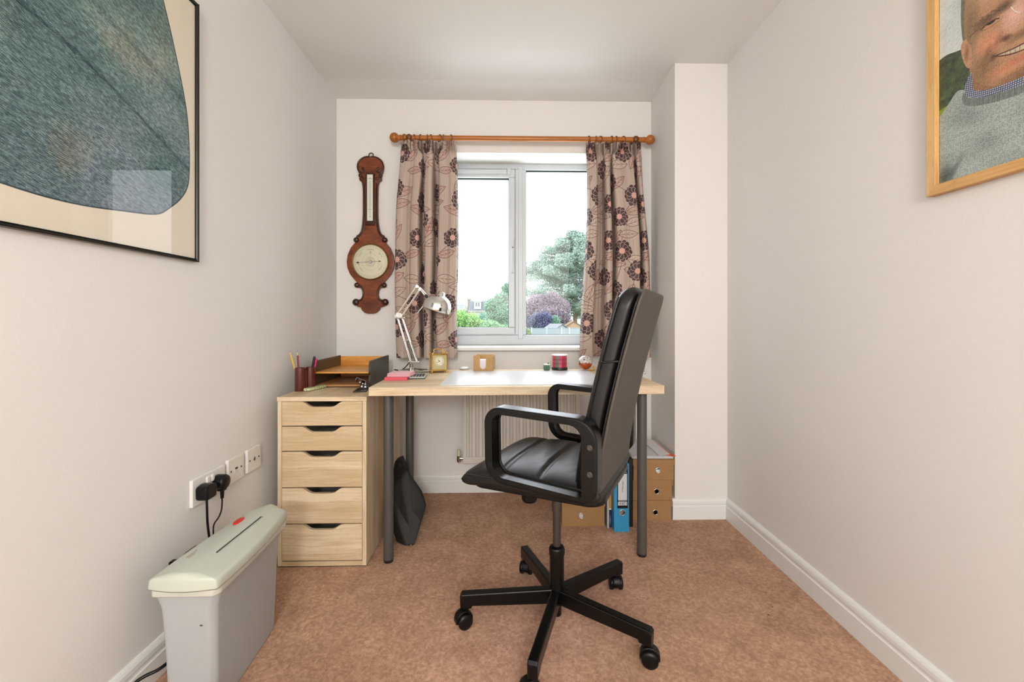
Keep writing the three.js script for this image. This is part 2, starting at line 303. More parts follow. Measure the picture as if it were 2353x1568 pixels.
// ------------------------------------------------------------------ office chair (local x = backwards, z = towards the camera side)
{
  const c = thing('office_chair', 'black leather swivel office chair with loop armrests, turned sideways to the desk', 'chair', [0.16, 0, -1.455], -26 * Math.PI / 180);
  const gloss = phys(0x08090a, 0.28), satin = phys(0x070808, 0.32, { specularIntensity: 0.6 }), backFabric = std(0x4d4841, 0.62, { bumpMap: leatherBump, bumpScale: 0.0002 }), steelGrey = std(0x55524f, 0.3, { metalness: 0.7 });
  // seat cushion: superellipse rings along the depth, with two sewn channels
  const NR = 64, NP = 96, rings = [];
  for (let i = 0; i <= NR; i++) {
    const t = i / NR, u = lerp(-0.238, 0.2, t);
    const e = Math.min(1, Math.sqrt(Math.max(0, 1 - ((0.5 - Math.min(t, 0.5)) / 0.5) ** 9)) + 0.02) * Math.min(1, Math.sqrt(Math.max(0, 1 - ((Math.max(t, 0.5) - 0.5) / 0.5) ** 14)) + 0.02);
    const groove = Math.exp(-(((u + 0.1) / 0.006) ** 2)) + Math.exp(-(((u - 0.02) / 0.006) ** 2)), hw = 0.216 * (0.965 + 0.035 * e), hh = 0.031 * e;
    const crown = 0.016 * Math.sin(Math.PI * clamp((u + 0.23) / 0.44, 0, 1)) ** 0.7, drop = -0.012 * smooth(-0.15, -0.238, u);
    rings.push(superEllipse(hw, hh, 4.5, NP).map(([v, y]) => {
      const q = 1 - (v / 0.216) ** 2, top = y > 0 ? (y / 0.031) ** 2 : 0;
      const wr = 0.0011 * Math.sin(v * 95 + u * 40 + 3 * Math.sin(u * 55)) * Math.exp(-((v - 0.02) ** 2) / 0.012) * smooth(-0.1, -0.02, u);
      const pan = (Math.abs(Math.sin((u + 0.1) / 0.12 * Math.PI)) ** 0.6 - 0.5) * 0.006;
      return V(u, 0.522 + y + drop + (y > 0 ? top * (crown * q ** 0.6 + pan * q ** 0.5 - groove * 0.008 + wr * q) : 0), v);
    }));
  }
  const seat = part('seat', boxUV(loft(rings), 'x'), leather, c);
  part('piping', tube([[-0.225, -0.2], [-0.234, 0], [-0.225, 0.2], [-0.19, 0.2165], [0, 0.2175], [0.17, 0.2165]].map(([u, v]) => V(u, 0.5345 - 0.012 * smooth(-0.15, -0.238, u), v)), 0.0028, 60, 8), leather, seat);
  part('seat_shell', extr(rounded(-0.215, -0.2, 0.2, 0.2, 0.05), 0.022, 0.006).rotateX(Math.PI / 2).translate(0, 0.508, 0), blackPlastic, c);
  // backrest
  const uBack = (y) => 0.188 + 0.122 * clamp((y - 0.515) / 0.565, 0, 1.05) ** 1.4;
  const wide = (y, W0, y0, y1, rb, rt) => { let w = W0; if (y < y0 + rb) { const k = (y0 + rb - y) / rb; w = W0 - rb + rb * Math.sqrt(Math.max(0, 1 - k * k)); } if (y > y1 - rt) { const k = (y - y1 + rt) / rt; w = W0 - rt + rt * Math.sqrt(Math.max(0, 1 - k * k)); } return w; };
  const slab = (y0, y1, W0, rb, rt, hth, off, soft, ex = 4.5, puff = 0) => {
    const N = 72, rg = [];
    for (let i = 0; i <= N; i++) {
      const t = i / N, y = y0 + (y1 - y0) * (0.5 - 0.5 * Math.cos(Math.PI * t)), w = Math.max(0.01, wide(y, W0, y0, y1, rb, rt));
      const e = Math.sqrt(Math.max(0, 1 - Math.max(0, (y0 + soft - y) / soft, (y - y1 + soft) / soft) ** 2)) * 0.98 + 0.02, u = uBack(y) + off;
      rg.push(superEllipse(w, hth * e, ex, 72).map(([v, a]) => V(u + a * (a < 0 ? 1 + puff * (1 - (v / W0) ** 2) : 1), y, v)));
    }
    return loft(rg);
  };
  const back = part('backrest', boxUV(slab(0.492, 1.088, 0.219, 0.06, 0.06, 0.033, -0.036, 0.035, 4, 0.25), 'y'), leather, c);
  part('back_cover', boxUV(slab(0.494, 1.082, 0.215, 0.065, 0.045, 0.007, 0.0005, 0.012, 5), 'y'), backFabric, c, 'matt grey-brown cover over the rear of the backrest');
  // seams and edge piping of the backrest
  const edge = (v, off, y0, y1) => { const pts = []; for (let i = 0; i <= 20; i++) { const y = lerp(y0, y1, i / 20); pts.push(V(uBack(y) + off, y, v * wide(y, 0.2185, 0.492, 1.088, 0.06, 0.06))); } return pts; };
  part('piping', merge([tube(edge(1, -0.006, 0.52, 1.07), 0.0026, 60, 8), tube(edge(1, -0.058, 0.56, 1.06), 0.0026, 60, 8), tube(edge(-1, -0.006, 0.52, 1.07), 0.0026, 60, 8)]), leather, back);
  part('seam', tube([[-0.062, 0.2135], [-0.05, 0.2195], [-0.036, 0.2205], [-0.008, 0.2175]].map(([o, v]) => V(uBack(0.892) + o, 0.892 + o * 0.1, v)), 0.003, 20, 8), leather, back);
  const zip = part('zip_pull', merge([bar(V(uBack(0.83) + 0.004, 0.86, -0.222), V(uBack(0.83) + 0.004, 0.825, -0.223), 0.0025, 8), new THREE.TorusGeometry(0.005, 0.0014, 8, 16).translate(uBack(0.83) + 0.004, 0.815, -0.223)]), steel, back);
  // armrests: closed moulded loops bolted to the sides
  for (const s of [1, -1]) {
    const sh = roundPoly([[-0.12, 0.757], [0.207, 0.743], [0.207, 0.524], [-0.116, 0.544]], [0.05, 0.06, 0.045, 0.06]);
    sh.holes.push(roundPoly([[-0.1, 0.743], [0.172, 0.731], [0.172, 0.536], [-0.097, 0.557]], [0.035, 0.04, 0.012, 0.04], new THREE.Path()));
    const v0 = s > 0 ? 0.223 : -0.279;
    const a = part('armrest', extr(sh, 0.056, 0.006, 14, 3).translate(0, 0, v0), satin, c);
    for (const y of [0.675, 0.607]) part('screw', merge([cyl(0.0075, 0.0075, 0.004, 0, 0, 0, 20).rotateX(Math.PI / 2 * s).translate(0.189, y, s * 0.2785), new THREE.TorusGeometry(0.005, 0.0015, 8, 20).translate(0.189, y, s * 0.282)]), steelGrey, a);
  }
  // under the seat
  part('mechanism', merge([span(-0.1, 0.13, 0.445, 0.492, -0.09, 0.09, 0.008), span(0.1, 0.16, 0.47, 0.5, -0.05, 0.05, 0.006)]), blackPlastic, c);
  part('tension_knob', lathe([[0.001, 0.395], [0.022, 0.397], [0.026, 0.405], [0.027, 0.43], [0.024, 0.447], [0.001, 0.448]], 24).translate(-0.085, 0.004, 0.03), blackPlastic, c);
  part('lever', merge([bar(V(0.05, 0.47, -0.08), V(0.06, 0.465, -0.25), 0.005, 10), box(0.02, 0.008, 0.06, 0.062, 0.465, -0.27, 0.003)]), blackPlastic, c);
  part('gas_lift', merge([cyl(0.0135, 0.0135, 0.14, 0, 0.25, 0, 32), cyl(0.0165, 0.0165, 0.075, 0, 0.375, 0, 32)]), steelGrey, c);
  part('column', lathe([[0.001, 0.032], [0.014, 0.032], [0.0155, 0.036], [0.0155, 0.075], [0.0235, 0.078], [0.0235, 0.226], [0.026, 0.232], [0.026, 0.25], [0.022, 0.257], [0.014, 0.259], [0.001, 0.259]], 36), satin, c);
  // five legs on twin-wheel castors
  const turn0 = -26 * Math.PI / 180;
  for (let k = 0; k < 5; k++) {
    const a = (180 - 72 * k + 0) * Math.PI / 180;                      // world angle, measured from +x towards +z
    const th = -(a) - turn0, R = 0.315;
    const prof = [[0.012, 0.074], [R - 0.04, 0.07], [R - 0.035, 0.062], [R, 0.06], [R + 0.002, 0.1], [R - 0.004, 0.108], [0.012, 0.122]];
    const leg = new THREE.Group(); 
    const g = extr(shapeOf(prof), 0.029, 0.004).translate(0, 0, -0.0145).rotateY(th);
    const lm = part('leg', g, satin, c);
    const sw = [0.5, -0.9, 0.35, 0.9, -0.6][k];
    const cast = merge([cyl(0.006, 0.006, 0.02, 0, 0.05, 0, 12), (() => { const hs = new THREE.Shape(); hs.absarc(0, 0, 0.029, -0.25, Math.PI + 0.25); hs.lineTo(0, -0.006); hs.closePath(); return extr(hs, 0.026, 0.003).translate(0.012, 0.027, -0.013); })()]);
    const wheel = [-1, 1].map((s2) => lathe([[0.001, -0.009], [0.018, -0.009], [0.0235, -0.006], [0.0245, 0], [0.0235, 0.006], [0.015, 0.009], [0.001, 0.0095]], 28).rotateX(Math.PI / 2 * s2).translate(0.012, 0.0245, s2 * 0.0165));
    const place = (gg) => gg.rotateY(sw).translate(Math.cos(0) * (R - 0.02), 0, 0).rotateY(th);
    const cm = part('castor', place(cast), blackPlastic, c);
    part('wheel', place(merge(wheel)), blackPlastic, cm);
  }
}
// ------------------------------------------------------------------ paper shredder by the left wall
{
  const s = thing('paper_shredder', 'pale grey paper shredder bin with a greenish lid and red button', 'shredder', [-0.797, 0, -1.297], 0);
  const lidMat = std(new THREE.Color().setRGB(0.55, 0.585, 0.51), 0.36), binMat = std(new THREE.Color().setRGB(0.4, 0.42, 0.43), 0.42), rimMat = std(new THREE.Color().setRGB(0.55, 0.56, 0.49), 0.4);
  // bin: rings wider at the front (local +z) than at the back
  const ring = (f, b, hz, y) => roundPoly([[-b, -hz], [b, -hz], [lerp(b, f, 0.5) + 0.004, -0.02], [f, hz - 0.014], [f - 0.012, hz], [-f, hz]], [0.015, 0.015, 0.1, 0.006, 0.006, 0.015]).getPoints(6).slice(0, -1).map((p) => V(p.x, y, p.y));
  const L = 0.193;
  part('bin', loft([ring(0.057, 0.036, L - 0.03, 0.0), ring(0.059, 0.038, L - 0.026, 0.005), ring(0.064, 0.043, L - 0.018, 0.2), ring(0.068, 0.046, L - 0.012, 0.285), ring(0.077, 0.055, L - 0.008, 0.315), ring(0.078, 0.056, L - 0.007, 0.322)]), binMat, s);
  part('rim', loft([ring(0.081, 0.062, L - 0.002, 0.319), ring(0.083, 0.064, L, 0.321), ring(0.083, 0.064, L, 0.335), ring(0.08, 0.061, L - 0.003, 0.337)]), rimMat, s);
  // lid: tapering outline with bowed sides, domed across
  const hwz = (z) => lerp(0.062, 0.085, (z / L + 1) / 2) + 0.01 * (1 - (z / L) ** 2);
  const out = (k, y) => { const pts = [], n = 26, e = 0.94 + 0.06 * k; for (let i = 0; i <= n; i++) { const z = lerp(L, -L, i / n); pts.push(V(hwz(z) * k, y, z * e)); } for (let i = 1; i < n; i++) { const t = i / n; pts.push(V(lerp(0.062, -0.062, t) * k, y, (-L - 0.03 * Math.sin(Math.PI * t)) * e)); } for (let i = 0; i <= n; i++) { const z = lerp(-L, L, i / n); pts.push(V(-hwz(z) * k, y, z * e)); } for (let i = 1; i < n; i++) { const t = i / n; pts.push(V(lerp(-0.085, 0.085, t) * k, y, (L + 0.012 * Math.sin(Math.PI * t)) * e)); } return pts; };
  const dome = (pts, h) => pts.map((p) => V(p.x, p.y + h * (1 - (p.x / 0.1) ** 2), p.z));
  const lg = [out(0.985, 0.338), out(1, 0.341), out(1.0, 0.349), out(0.992, 0.355), out(0.975, 0.3595), dome(out(0.95, 0.362), 0.002), dome(out(0.91, 0.3635), 0.004), dome(out(0.85, 0.364), 0.006), dome(out(0.6, 0.3645), 0.011), dome(out(0.3, 0.365), 0.0145), dome(out(0.05, 0.365), 0.015)];
  const lid = part('lid', loft(lg), lidMat, s);
  const topY = (x) => 0.3655 + 0.0142 * (1 - (x / 0.1) ** 2);
  // feed slot: solid dark strip between two lips, its shade put in the colour
  part('feed_slot_shade', span(0.018, 0.0245, topY(0.02) - 0.006, topY(0.02) + 0.0006, -0.118, 0.098, 0.0004), std(0x3c4038, 0.8), lid);
  part('slot_lip', merge([span(0.0245, 0.0275, topY(0.02) - 0.004, topY(0.02) + 0.0018, -0.121, 0.101, 0.001), span(0.015, 0.018, topY(0.02) - 0.004, topY(0.02) + 0.002, -0.121, 0.101, 0.001)]), lidMat, lid);
  part('button', new THREE.SphereGeometry(1, 28, 14).scale(0.0105, 0.0042, 0.026).translate(-0.034, topY(-0.034) + 0.0005, -0.09), std(0xd1201c, 0.3), s, 'red oval power button');
  part('printed_mark', merge([box(0.003, 0.0006, 0.04, -0.045, topY(-0.045) + 0.0006, 0.098), box(0.0018, 0.0006, 0.026, -0.036, topY(-0.036) + 0.0006, 0.11)]), std(0xb9a59d, 0.6), lid);
  part('scuff', new THREE.SphereGeometry(1, 10, 6).scale(0.004, 0.002, 0.0006).translate(0.035, 0.24, L - 0.0145), std(0x4a463f, 0.8), s);
}
// ------------------------------------------------------------------ sockets on the left wall
function plate(name, label, category, z0, z1, y0, y1) {
  const g = thing(name, label, category, [XL, (y0 + y1) / 2, (z0 + z1) / 2], Math.PI / 2);   // local x runs away from the window-side, z out of the wall
  const w = z1 - z0, h = y1 - y0;
  part('face_plate', extr(rounded(-w / 2, -h / 2, w / 2, h / 2, 0.005), 0.0115, 0.003, 8, 3), whitePlastic, g);
  return g;
}
const dark = std(0x2c2a28, 0.7);
const screwGeo = () => merge([cyl(0.0035, 0.0035, 0.0012, 0, 0, 0, 16).rotateX(Math.PI / 2).translate(0, 0, 0.011)]);
{
  const a = plate('double_socket', 'white double power socket on the left wall with two black plugs in it', 'socket', -1.557, -1.397, 0.413, 0.5);
  for (const x of [0.0115, -0.0115]) part('switch', box(0.013, 0.022, 0.009, x, 0.0215, 0.0125, 0.0022).rotateX(0), whitePlastic, a);
  for (const x of [-0.062, 0.062]) part('screw', screwGeo().translate(x, 0.0, 0), dark, a);
  const b = plate('telephone_socket', 'white telephone socket plate between the power socket and the aerial socket', 'socket', -1.665, -1.573, 0.418, 0.506);
  part('port', merge([span(-0.009, 0.009, -0.012, 0.004, 0.0108, 0.0128, 0.0006)]), std(0xd8d6d0, 0.5), b);
  part('port_opening_shade', span(-0.007, 0.007, 0.001, 0.0065, 0.011, 0.0131), dark, b);  // solid dark block, shade inside the port put into its colour
  for (const x of [-0.03, 0.03]) part('screw', screwGeo().translate(x, 0, 0), dark, b);
  const d = plate('aerial_socket', 'white television aerial socket plate nearest the drawer unit', 'socket', -1.779, -1.687, 0.42, 0.508);
  part('port', merge([new THREE.TorusGeometry(0.0062, 0.0016, 10, 24).translate(0, 0, 0.0115), cyl(0.0018, 0.0018, 0.003, 0, 0, 0, 12).rotateX(Math.PI / 2).translate(0, 0, 0.0112)]), steel, d);
  part('port_opening_shade', cyl(0.0058, 0.0058, 0.0006, 0, 0, 0, 20).rotateX(Math.PI / 2).translate(0, 0, 0.0112), dark, d);  // dark disc, colouring in the shade around the pin
  for (const x of [-0.03, 0.03]) part('screw', screwGeo().translate(x, 0, 0), dark, d);
}
{
  // square plug with its cable down to a black adapter behind the shredder
  const p = thing('power_plug', 'square black plug in the left half of the double socket, with a cable', 'plug', [XL + 0.0115, 0.453, -1.432], Math.PI / 2);
  part('plug_body', (() => { const g = extr(roundPoly([[-0.024, -0.022], [0.024, -0.022], [0.026, 0.02], [0, 0.026], [-0.026, 0.02]], [0.009]), 0.038, 0.006, 8, 3); return g; })(), blackPlastic, p);
  part('cord', tube([V(0, -0.02, 0.02), V(0.0, -0.05, 0.021), V(0.004, -0.1, 0.02), V(0.014, -0.16, 0.02), V(0.022, -0.2, 0.022), V(0.03, -0.235, 0.025)], 0.0036, 40, 10), blackPlastic, p);
  const q = thing('power_plug', 'round black plug in the right half of the double socket, with a thin cable', 'plug', [XL + 0.0115, 0.456, -1.51], Math.PI / 2);
  part('plug_body', merge([lathe([[0.001, 0], [0.022, 0], [0.0245, 0.003], [0.0245, 0.026], [0.021, 0.034], [0.012, 0.037], [0.001, 0.0375]], 32).rotateX(Math.PI / 2), span(-0.011, 0.011, -0.03, 0, 0.006, 0.03, 0.005), cyl(0.005, 0.0065, 0.026, 0, -0.055, 0.019, 16)]), blackPlastic, q);
  part('cord', tube([V(0, -0.05, 0.019), V(-0.001, -0.075, 0.018), V(0.002, -0.098, 0.017), V(0.016, -0.112, 0.018), V(0.04, -0.121, 0.02), V(0.055, -0.13, 0.026), V(0.06, -0.16, 0.03)].map((p) => V(-p.x, p.y, p.z)), 0.0024, 40, 8), blackPlastic, q);
  const ad = thing('power_adapter', 'black rounded power adapter between the wall and the shredder lid', 'adapter', [-0.925, 0.298, -1.335]);
  part('housing', box(0.05, 0.05, 0.07, 0, 0, 0, 0.018), blackPlastic, ad);
  part('clip', span(-0.066, -0.015, -0.022, -0.006, 0.0, 0.02, 0.003), blackPlastic, ad);
  const cb = thing('cable', 'black cable lying over the left skirting beside the shredder', 'cable', [0, 0, 0]);
  part('cord', tube([V(-0.862, 0.128, -1.16), V(-0.872, 0.127, -1.125), V(-0.893, 0.123, -1.11), V(-0.908, 0.115, -1.1), V(-0.912, 0.1, -1.095), V(-0.908, 0.05, -1.085), V(-0.902, 0.006, -1.06), V(-0.9, 0.0045, -0.98), V(-0.905, 0.0045, -0.85)], 0.0042, 90, 10), blackPlastic, cb);
  const cc = thing('cable', 'black cable loop on the carpet at the front foot of the shredder', 'cable', [0, 0, 0]);
  part('cord', tube([V(-0.77, 0.0045, -0.95), V(-0.757, 0.03, -1.04), V(-0.741, 0.088, -1.085), V(-0.718, 0.108, -1.088), V(-0.697, 0.085, -1.08), V(-0.685, 0.03, -1.05), V(-0.675, 0.0045, -1.0), V(-0.66, 0.0045, -0.88)], 0.0042, 70, 10), blackPlastic, cc);
}
// ------------------------------------------------------------------ curtain pole, curtains
const POLE_Y = 2.02, POLE_Z = -2.5;
{
  const p = thing('curtain_pole', 'orange-brown wooden curtain pole with ball ends above the window', 'curtain pole', [0.084, POLE_Y, POLE_Z]);
  part('rod', boxUV(cyl(0.0145, 0.0145, 1.40, 0, -0.70, 0, 32).rotateZ(Math.PI / 2), 'x'), poleWood, p);
  const fin = [[0.001, -0.033], [0.0155, -0.033], [0.0165, -0.028], [0.0135, -0.024], [0.0125, -0.019], [0.015, -0.016], [0.021, -0.012], [0.026, -0.004], [0.0275, 0.006], [0.025, 0.017], [0.018, 0.026], [0.008, 0.031], [0.001, 0.032]];
  for (const s of [-1, 1]) {
    part('finial', boxUV(lathe(fin, 36).rotateZ(-s * Math.PI / 2).translate(s * 0.715, 0, 0), 'y'), poleWood, p);
    part('bracket', merge([lathe([[0.001, 0], [0.022, 0], [0.022, 0.012], [0.012, 0.02], [0.011, 0.07]], 28).rotateX(Math.PI / 2).translate(s * 0.637, -0.001, ZB - POLE_Z), new THREE.TorusGeometry(0.0165, 0.0045, 12, 30).rotateY(Math.PI / 2).translate(s * 0.637, 0, 0), new THREE.SphereGeometry(0.0175, 20, 14).scale(1, 1, 0.7).translate(s * 0.637, -0.001, 0.012)]), std(0x6b3f1c, 0.35), p);
  }
  const ringMat = std(0x7c4a26, 0.35), rg = merge([new THREE.TorusGeometry(0.0187, 0.0029, 10, 32).rotateY(Math.PI / 2)]);
  for (const [x, tw] of [...[[-0.588, 0.2], [-0.577, -0.5], [-0.528, 0.5], [-0.49, -0.2], [-0.452, 0.1], [-0.436, 0.6], [-0.385, 0.7], [-0.362, -0.1], [-0.323, 0.6]], ...[[0.455, 0.2], [0.497, -0.1], [0.52, 0.5], [0.583, 0.2], [0.592, -0.3], [0.61, 0.2], [0.65, 0.6], [0.716, 0.3], [0.732, -0.2]]]) { const r = part('curtain_ring', rg, ringMat, p); r.position.set(x - 0.084, -0.0012, 0); r.rotation.y = tw; }
}
const curtainMap = canvasTex(1024, 2048, (c, w, h) => {               // 0.48 m by 0.96 m of printed cloth
  const m = w / 0.48;                                                 // pixels in a metre
  c.fillStyle = 'rgb(180,162,150)'; c.fillRect(0, 0, w, h);
  for (let i = 0; i < 900; i++) { const x = rnd() * w, l = rr(0.1, 0.6) * h, y = rnd() * h; c.fillStyle = ['rgba(150,116,104,', 'rgba(222,208,190,', 'rgba(172,146,130,'][i % 3] + rr(0.08, 0.3).toFixed(2) + ')'; const ww = rr(1, 5); c.fillRect(x, y, ww, l); c.fillRect(x, y - h, ww, l); }
  const wrapDraw = (f, x, y) => { for (const dx of [-w, 0, w]) for (const dy of [-h, 0, h]) { if (x + dx < -260 || x + dx > w + 260 || y + dy < -260 || y + dy > h + 260) continue; c.save(); c.translate(x + dx, y + dy); f(); c.restore(); } };
  const stem = (x0, y0, x1, y1, bend) => wrapDraw(() => { c.strokeStyle = 'rgb(104,68,60)'; c.lineWidth = 6; c.beginPath(); c.moveTo(0, 0); c.quadraticCurveTo((x1 - x0) / 2 + bend, (y1 - y0) / 2, x1 - x0, y1 - y0); c.stroke(); }, x0, y0);
  const leaf = (x, y, a, L, tint) => wrapDraw(() => {
    c.rotate(a); c.beginPath(); c.moveTo(0, 0); c.quadraticCurveTo(L * 0.35, -L * 0.42, L, 0); c.quadraticCurveTo(L * 0.45, L * 0.38, 0, 0); c.closePath();
    c.fillStyle = tint ? 'rgba(182,132,122,0.28)' : 'rgba(205,184,166,0.3)'; c.fill(); c.strokeStyle = 'rgb(98,60,54)'; c.lineWidth = 5.5; c.stroke();
    c.lineWidth = 4; c.beginPath(); c.moveTo(0, 0); c.lineTo(L * 0.94, 0); c.stroke(); c.strokeStyle = 'rgba(130,74,66,0.9)'; c.lineWidth = 3;
    for (const t of [0.22, 0.42, 0.62]) for (const s of [-1, 1]) { c.beginPath(); c.moveTo(L * t, 0); c.quadraticCurveTo(L * (t + 0.12), s * L * 0.05, L * (t + 0.2), s * L * 0.15 * (1.2 - t)); c.stroke(); }
  }, x, y);
  const flower = (x, y, R, a0) => wrapDraw(() => {
    c.rotate(a0);
    for (const [n, r0, r1, wd] of [[13, 0.45, 1.0, 0.42], [10, 0.28, 0.76, 0.36]]) for (let i = 0; i < n; i++) {
      c.save(); c.rotate(i / n * 2 * Math.PI + (n === 10 ? 0.2 : 0) + rr(-0.06, 0.06)); const k = rr(0.92, 1.08);
      c.beginPath(); c.moveTo(r0 * R * 0.75, 0); c.bezierCurveTo(r0 * R, -wd * R * 0.7, r1 * R * 0.9 * k, -wd * R, r1 * R * k, -0.02 * R); c.bezierCurveTo(r1 * R * 0.92 * k, wd * R * 0.9, r0 * R, wd * R * 0.6, r0 * R * 0.75, 0); c.closePath();
      c.fillStyle = i % 4 ? 'rgb(66,42,44)' : 'rgb(82,54,56)'; c.fill(); c.strokeStyle = 'rgb(202,182,166)'; c.lineWidth = 3.6; c.stroke(); c.restore();
    }
    c.beginPath(); c.arc(0, 0, R * 0.27, 0, 7); c.fillStyle = 'rgb(206,158,146)'; c.fill();
  }, x, y);
  const P = [[0.13, 0.07], [0.34, 0.13], [0.09, 0.27], [0.29, 0.34], [0.43, 0.24], [0.16, 0.46], [0.38, 0.53], [0.07, 0.62], [0.27, 0.70], [0.43, 0.78], [0.15, 0.83], [0.33, 0.90]];
  for (let i = 0; i < P.length; i++) { const a = P[i], b = P[(i + 2) % P.length]; if (b[1] > a[1]) stem(a[0] * m, a[1] * m, b[0] * m, b[1] * m, (i % 2 ? 60 : -60)); }
  for (let i = 0; i < P.length; i++) { const [x, y] = P[i]; for (let k = 0; k < 3; k++) leaf((x + rr(-0.02, 0.05)) * m, (y + 0.045 + 0.028 * k) * m, rr(-0.9, 0.9) + (k % 2 ? Math.PI : 0) - 0.4, rr(0.1, 0.135) * m, (i + k) % 2 === 0); }
  P.forEach(([x, y], i) => flower(x * m, y * m, 0.06 * m * rr(0.94, 1.05), rnd() * 6));
}, { rx: 1 / 0.48, ry: 1 / 0.96 });
const curtainCloth = phys(0xffffff, 0.62, { map: curtainMap, side: THREE.DoubleSide, sheen: 0.35, sheenRoughness: 0.5, sheenColor: new THREE.Color(0.5, 0.45, 0.42) });
const curtainLining = std(0xb8aca0, 0.85, { side: THREE.DoubleSide });
function makeCurtain(label, X, folds, uvOff) {
  const g = thing('curtain', label, 'curtain', [0, 0, 0]);
  const path = new THREE.CatmullRomCurve3(folds.map(([t, z]) => V(t, z, 0)), false, 'centripetal');
  const N = 420, M = 110, raw = path.getPoints(N), y0 = 0.79, y1 = 1.9935;
  const len = [0]; for (let i = 1; i <= N; i++) len.push(len[i - 1] + Math.hypot((raw[i].x - raw[i - 1].x) * 0.36, raw[i].y - raw[i - 1].y));
  const pos = [], uv = [], idx = [];
  for (let j = 0; j <= M; j++) {
    const y = lerp(y1, y0, j / M), k = clamp((y1 - y) / (y1 - y0), 0, 1), [xa, xb] = X(k);
    const head = smooth(1.905, 1.955, y), below = smooth(1.96, 1.7, y);
    for (let i = 0; i <= N; i++) {
      const s = len[i] / len[N], deep = raw[i].y * lerp(0.35, 1, below);
      const t = lerp(raw[i].x, s, 0.25 + 0.4 * head);
      const pleat = (0.0075 * Math.sin(s * 2 * Math.PI * 27 + 1.5 * Math.sin(s * 21)) + 0.003 * Math.sin(s * 2 * Math.PI * 44 + 1)) * head, sway = 0.004 * Math.sin(s * 9 + k * 5) * below;
      const hem = k > 0.985 ? 0.002 : 0;
      pos.push(lerp(xa, xb, lerp(t, raw[i].x, 1 - head)) + sway, y + 0.004 * Math.sin(s * 60) * (j === 0 ? 1 : 0), -2.462 + 0.018 * below - deep * 1.2 - pleat - 0.006 * head + hem);
      uv.push(len[i] + uvOff[0], y + uvOff[1]);
    }
  }
  for (let j = 0; j < M; j++) for (let i = 0; i < N; i++) { const a = j * (N + 1) + i, b = a + 1, c = a + N + 1, d = c + 1; idx.push(a, c, b, b, c, d); }
  const geo = new THREE.BufferGeometry(); geo.setAttribute('position', new THREE.Float32BufferAttribute(pos, 3)); geo.setAttribute('uv', new THREE.Float32BufferAttribute(uv, 2)); geo.setIndex(idx); geo.computeVertexNormals();
  part('drape', geo, curtainCloth, g);
  const back = geo.clone(); const bp = back.attributes.position, nn = geo.attributes.normal;
  for (let i = 0; i < bp.count; i++) bp.setXYZ(i, bp.getX(i) - nn.getX(i) * 0.0022, bp.getY(i), bp.getZ(i) - nn.getZ(i) * 0.0022);
  part('lining', back, curtainLining, g);
  return g;
}
makeCurtain('floral curtain at the left of the window, behind the chrome desk lamp',
  (k) => [lerp(-0.594, -0.618, smooth(0, 0.35, k)) - 0.012 * Math.sin(Math.PI * k), lerp(-0.291, -0.287, k) + 0.018 * Math.sin(Math.PI * Math.min(1, k * 1.25))],
  [[0, 0.05], [0.02, 0.012], [0.1, -0.004], [0.19, 0.006], [0.23, 0.018], [0.28, 0.004], [0.36, 0], [0.392, 0.006], [0.402, 0.02], [0.4, 0.05], [0.406, 0.076], [0.456, 0.078], [0.464, 0.05], [0.462, 0.02], [0.47, 0.006], [0.5, -0.002], [0.56, -0.003], [0.584, 0.004], [0.594, 0.02], [0.592, 0.05], [0.6, 0.076], [0.668, 0.078], [0.678, 0.05], [0.676, 0.02], [0.686, 0.006], [0.73, -0.002], [0.83, 0.006], [0.9, -0.004], [0.97, 0.002], [1, 0.03]], [0.1, 0.13]);
makeCurtain('floral curtain at the right of the window, partly hidden by the chair back',
  (k) => [lerp(0.439, 0.405, smooth(0.25, 1, k)), lerp(0.748, 0.8, smooth(0.02, 0.62, k))],
  [[0, 0.035], [0.03, 0.004], [0.1, -0.002], [0.165, 0.004], [0.18, 0.02], [0.178, 0.05], [0.2, 0.074], [0.25, 0.068], [0.3, 0.076], [0.318, 0.05], [0.315, 0.02], [0.33, 0.004], [0.37, -0.002], [0.41, 0.004], [0.422, 0.02], [0.42, 0.05], [0.427, 0.076], [0.455, 0.076], [0.462, 0.05], [0.46, 0.02], [0.472, 0.004], [0.56, -0.004], [0.68, 0.004], [0.78, 0.002], [0.825, 0.004], [0.838, 0.02], [0.834, 0.05], [0.84, 0.076], [0.882, 0.076], [0.89, 0.05], [0.888, 0.02], [0.9, 0.004], [0.95, -0.001], [1, 0.03]], [0.33, 0.41]);
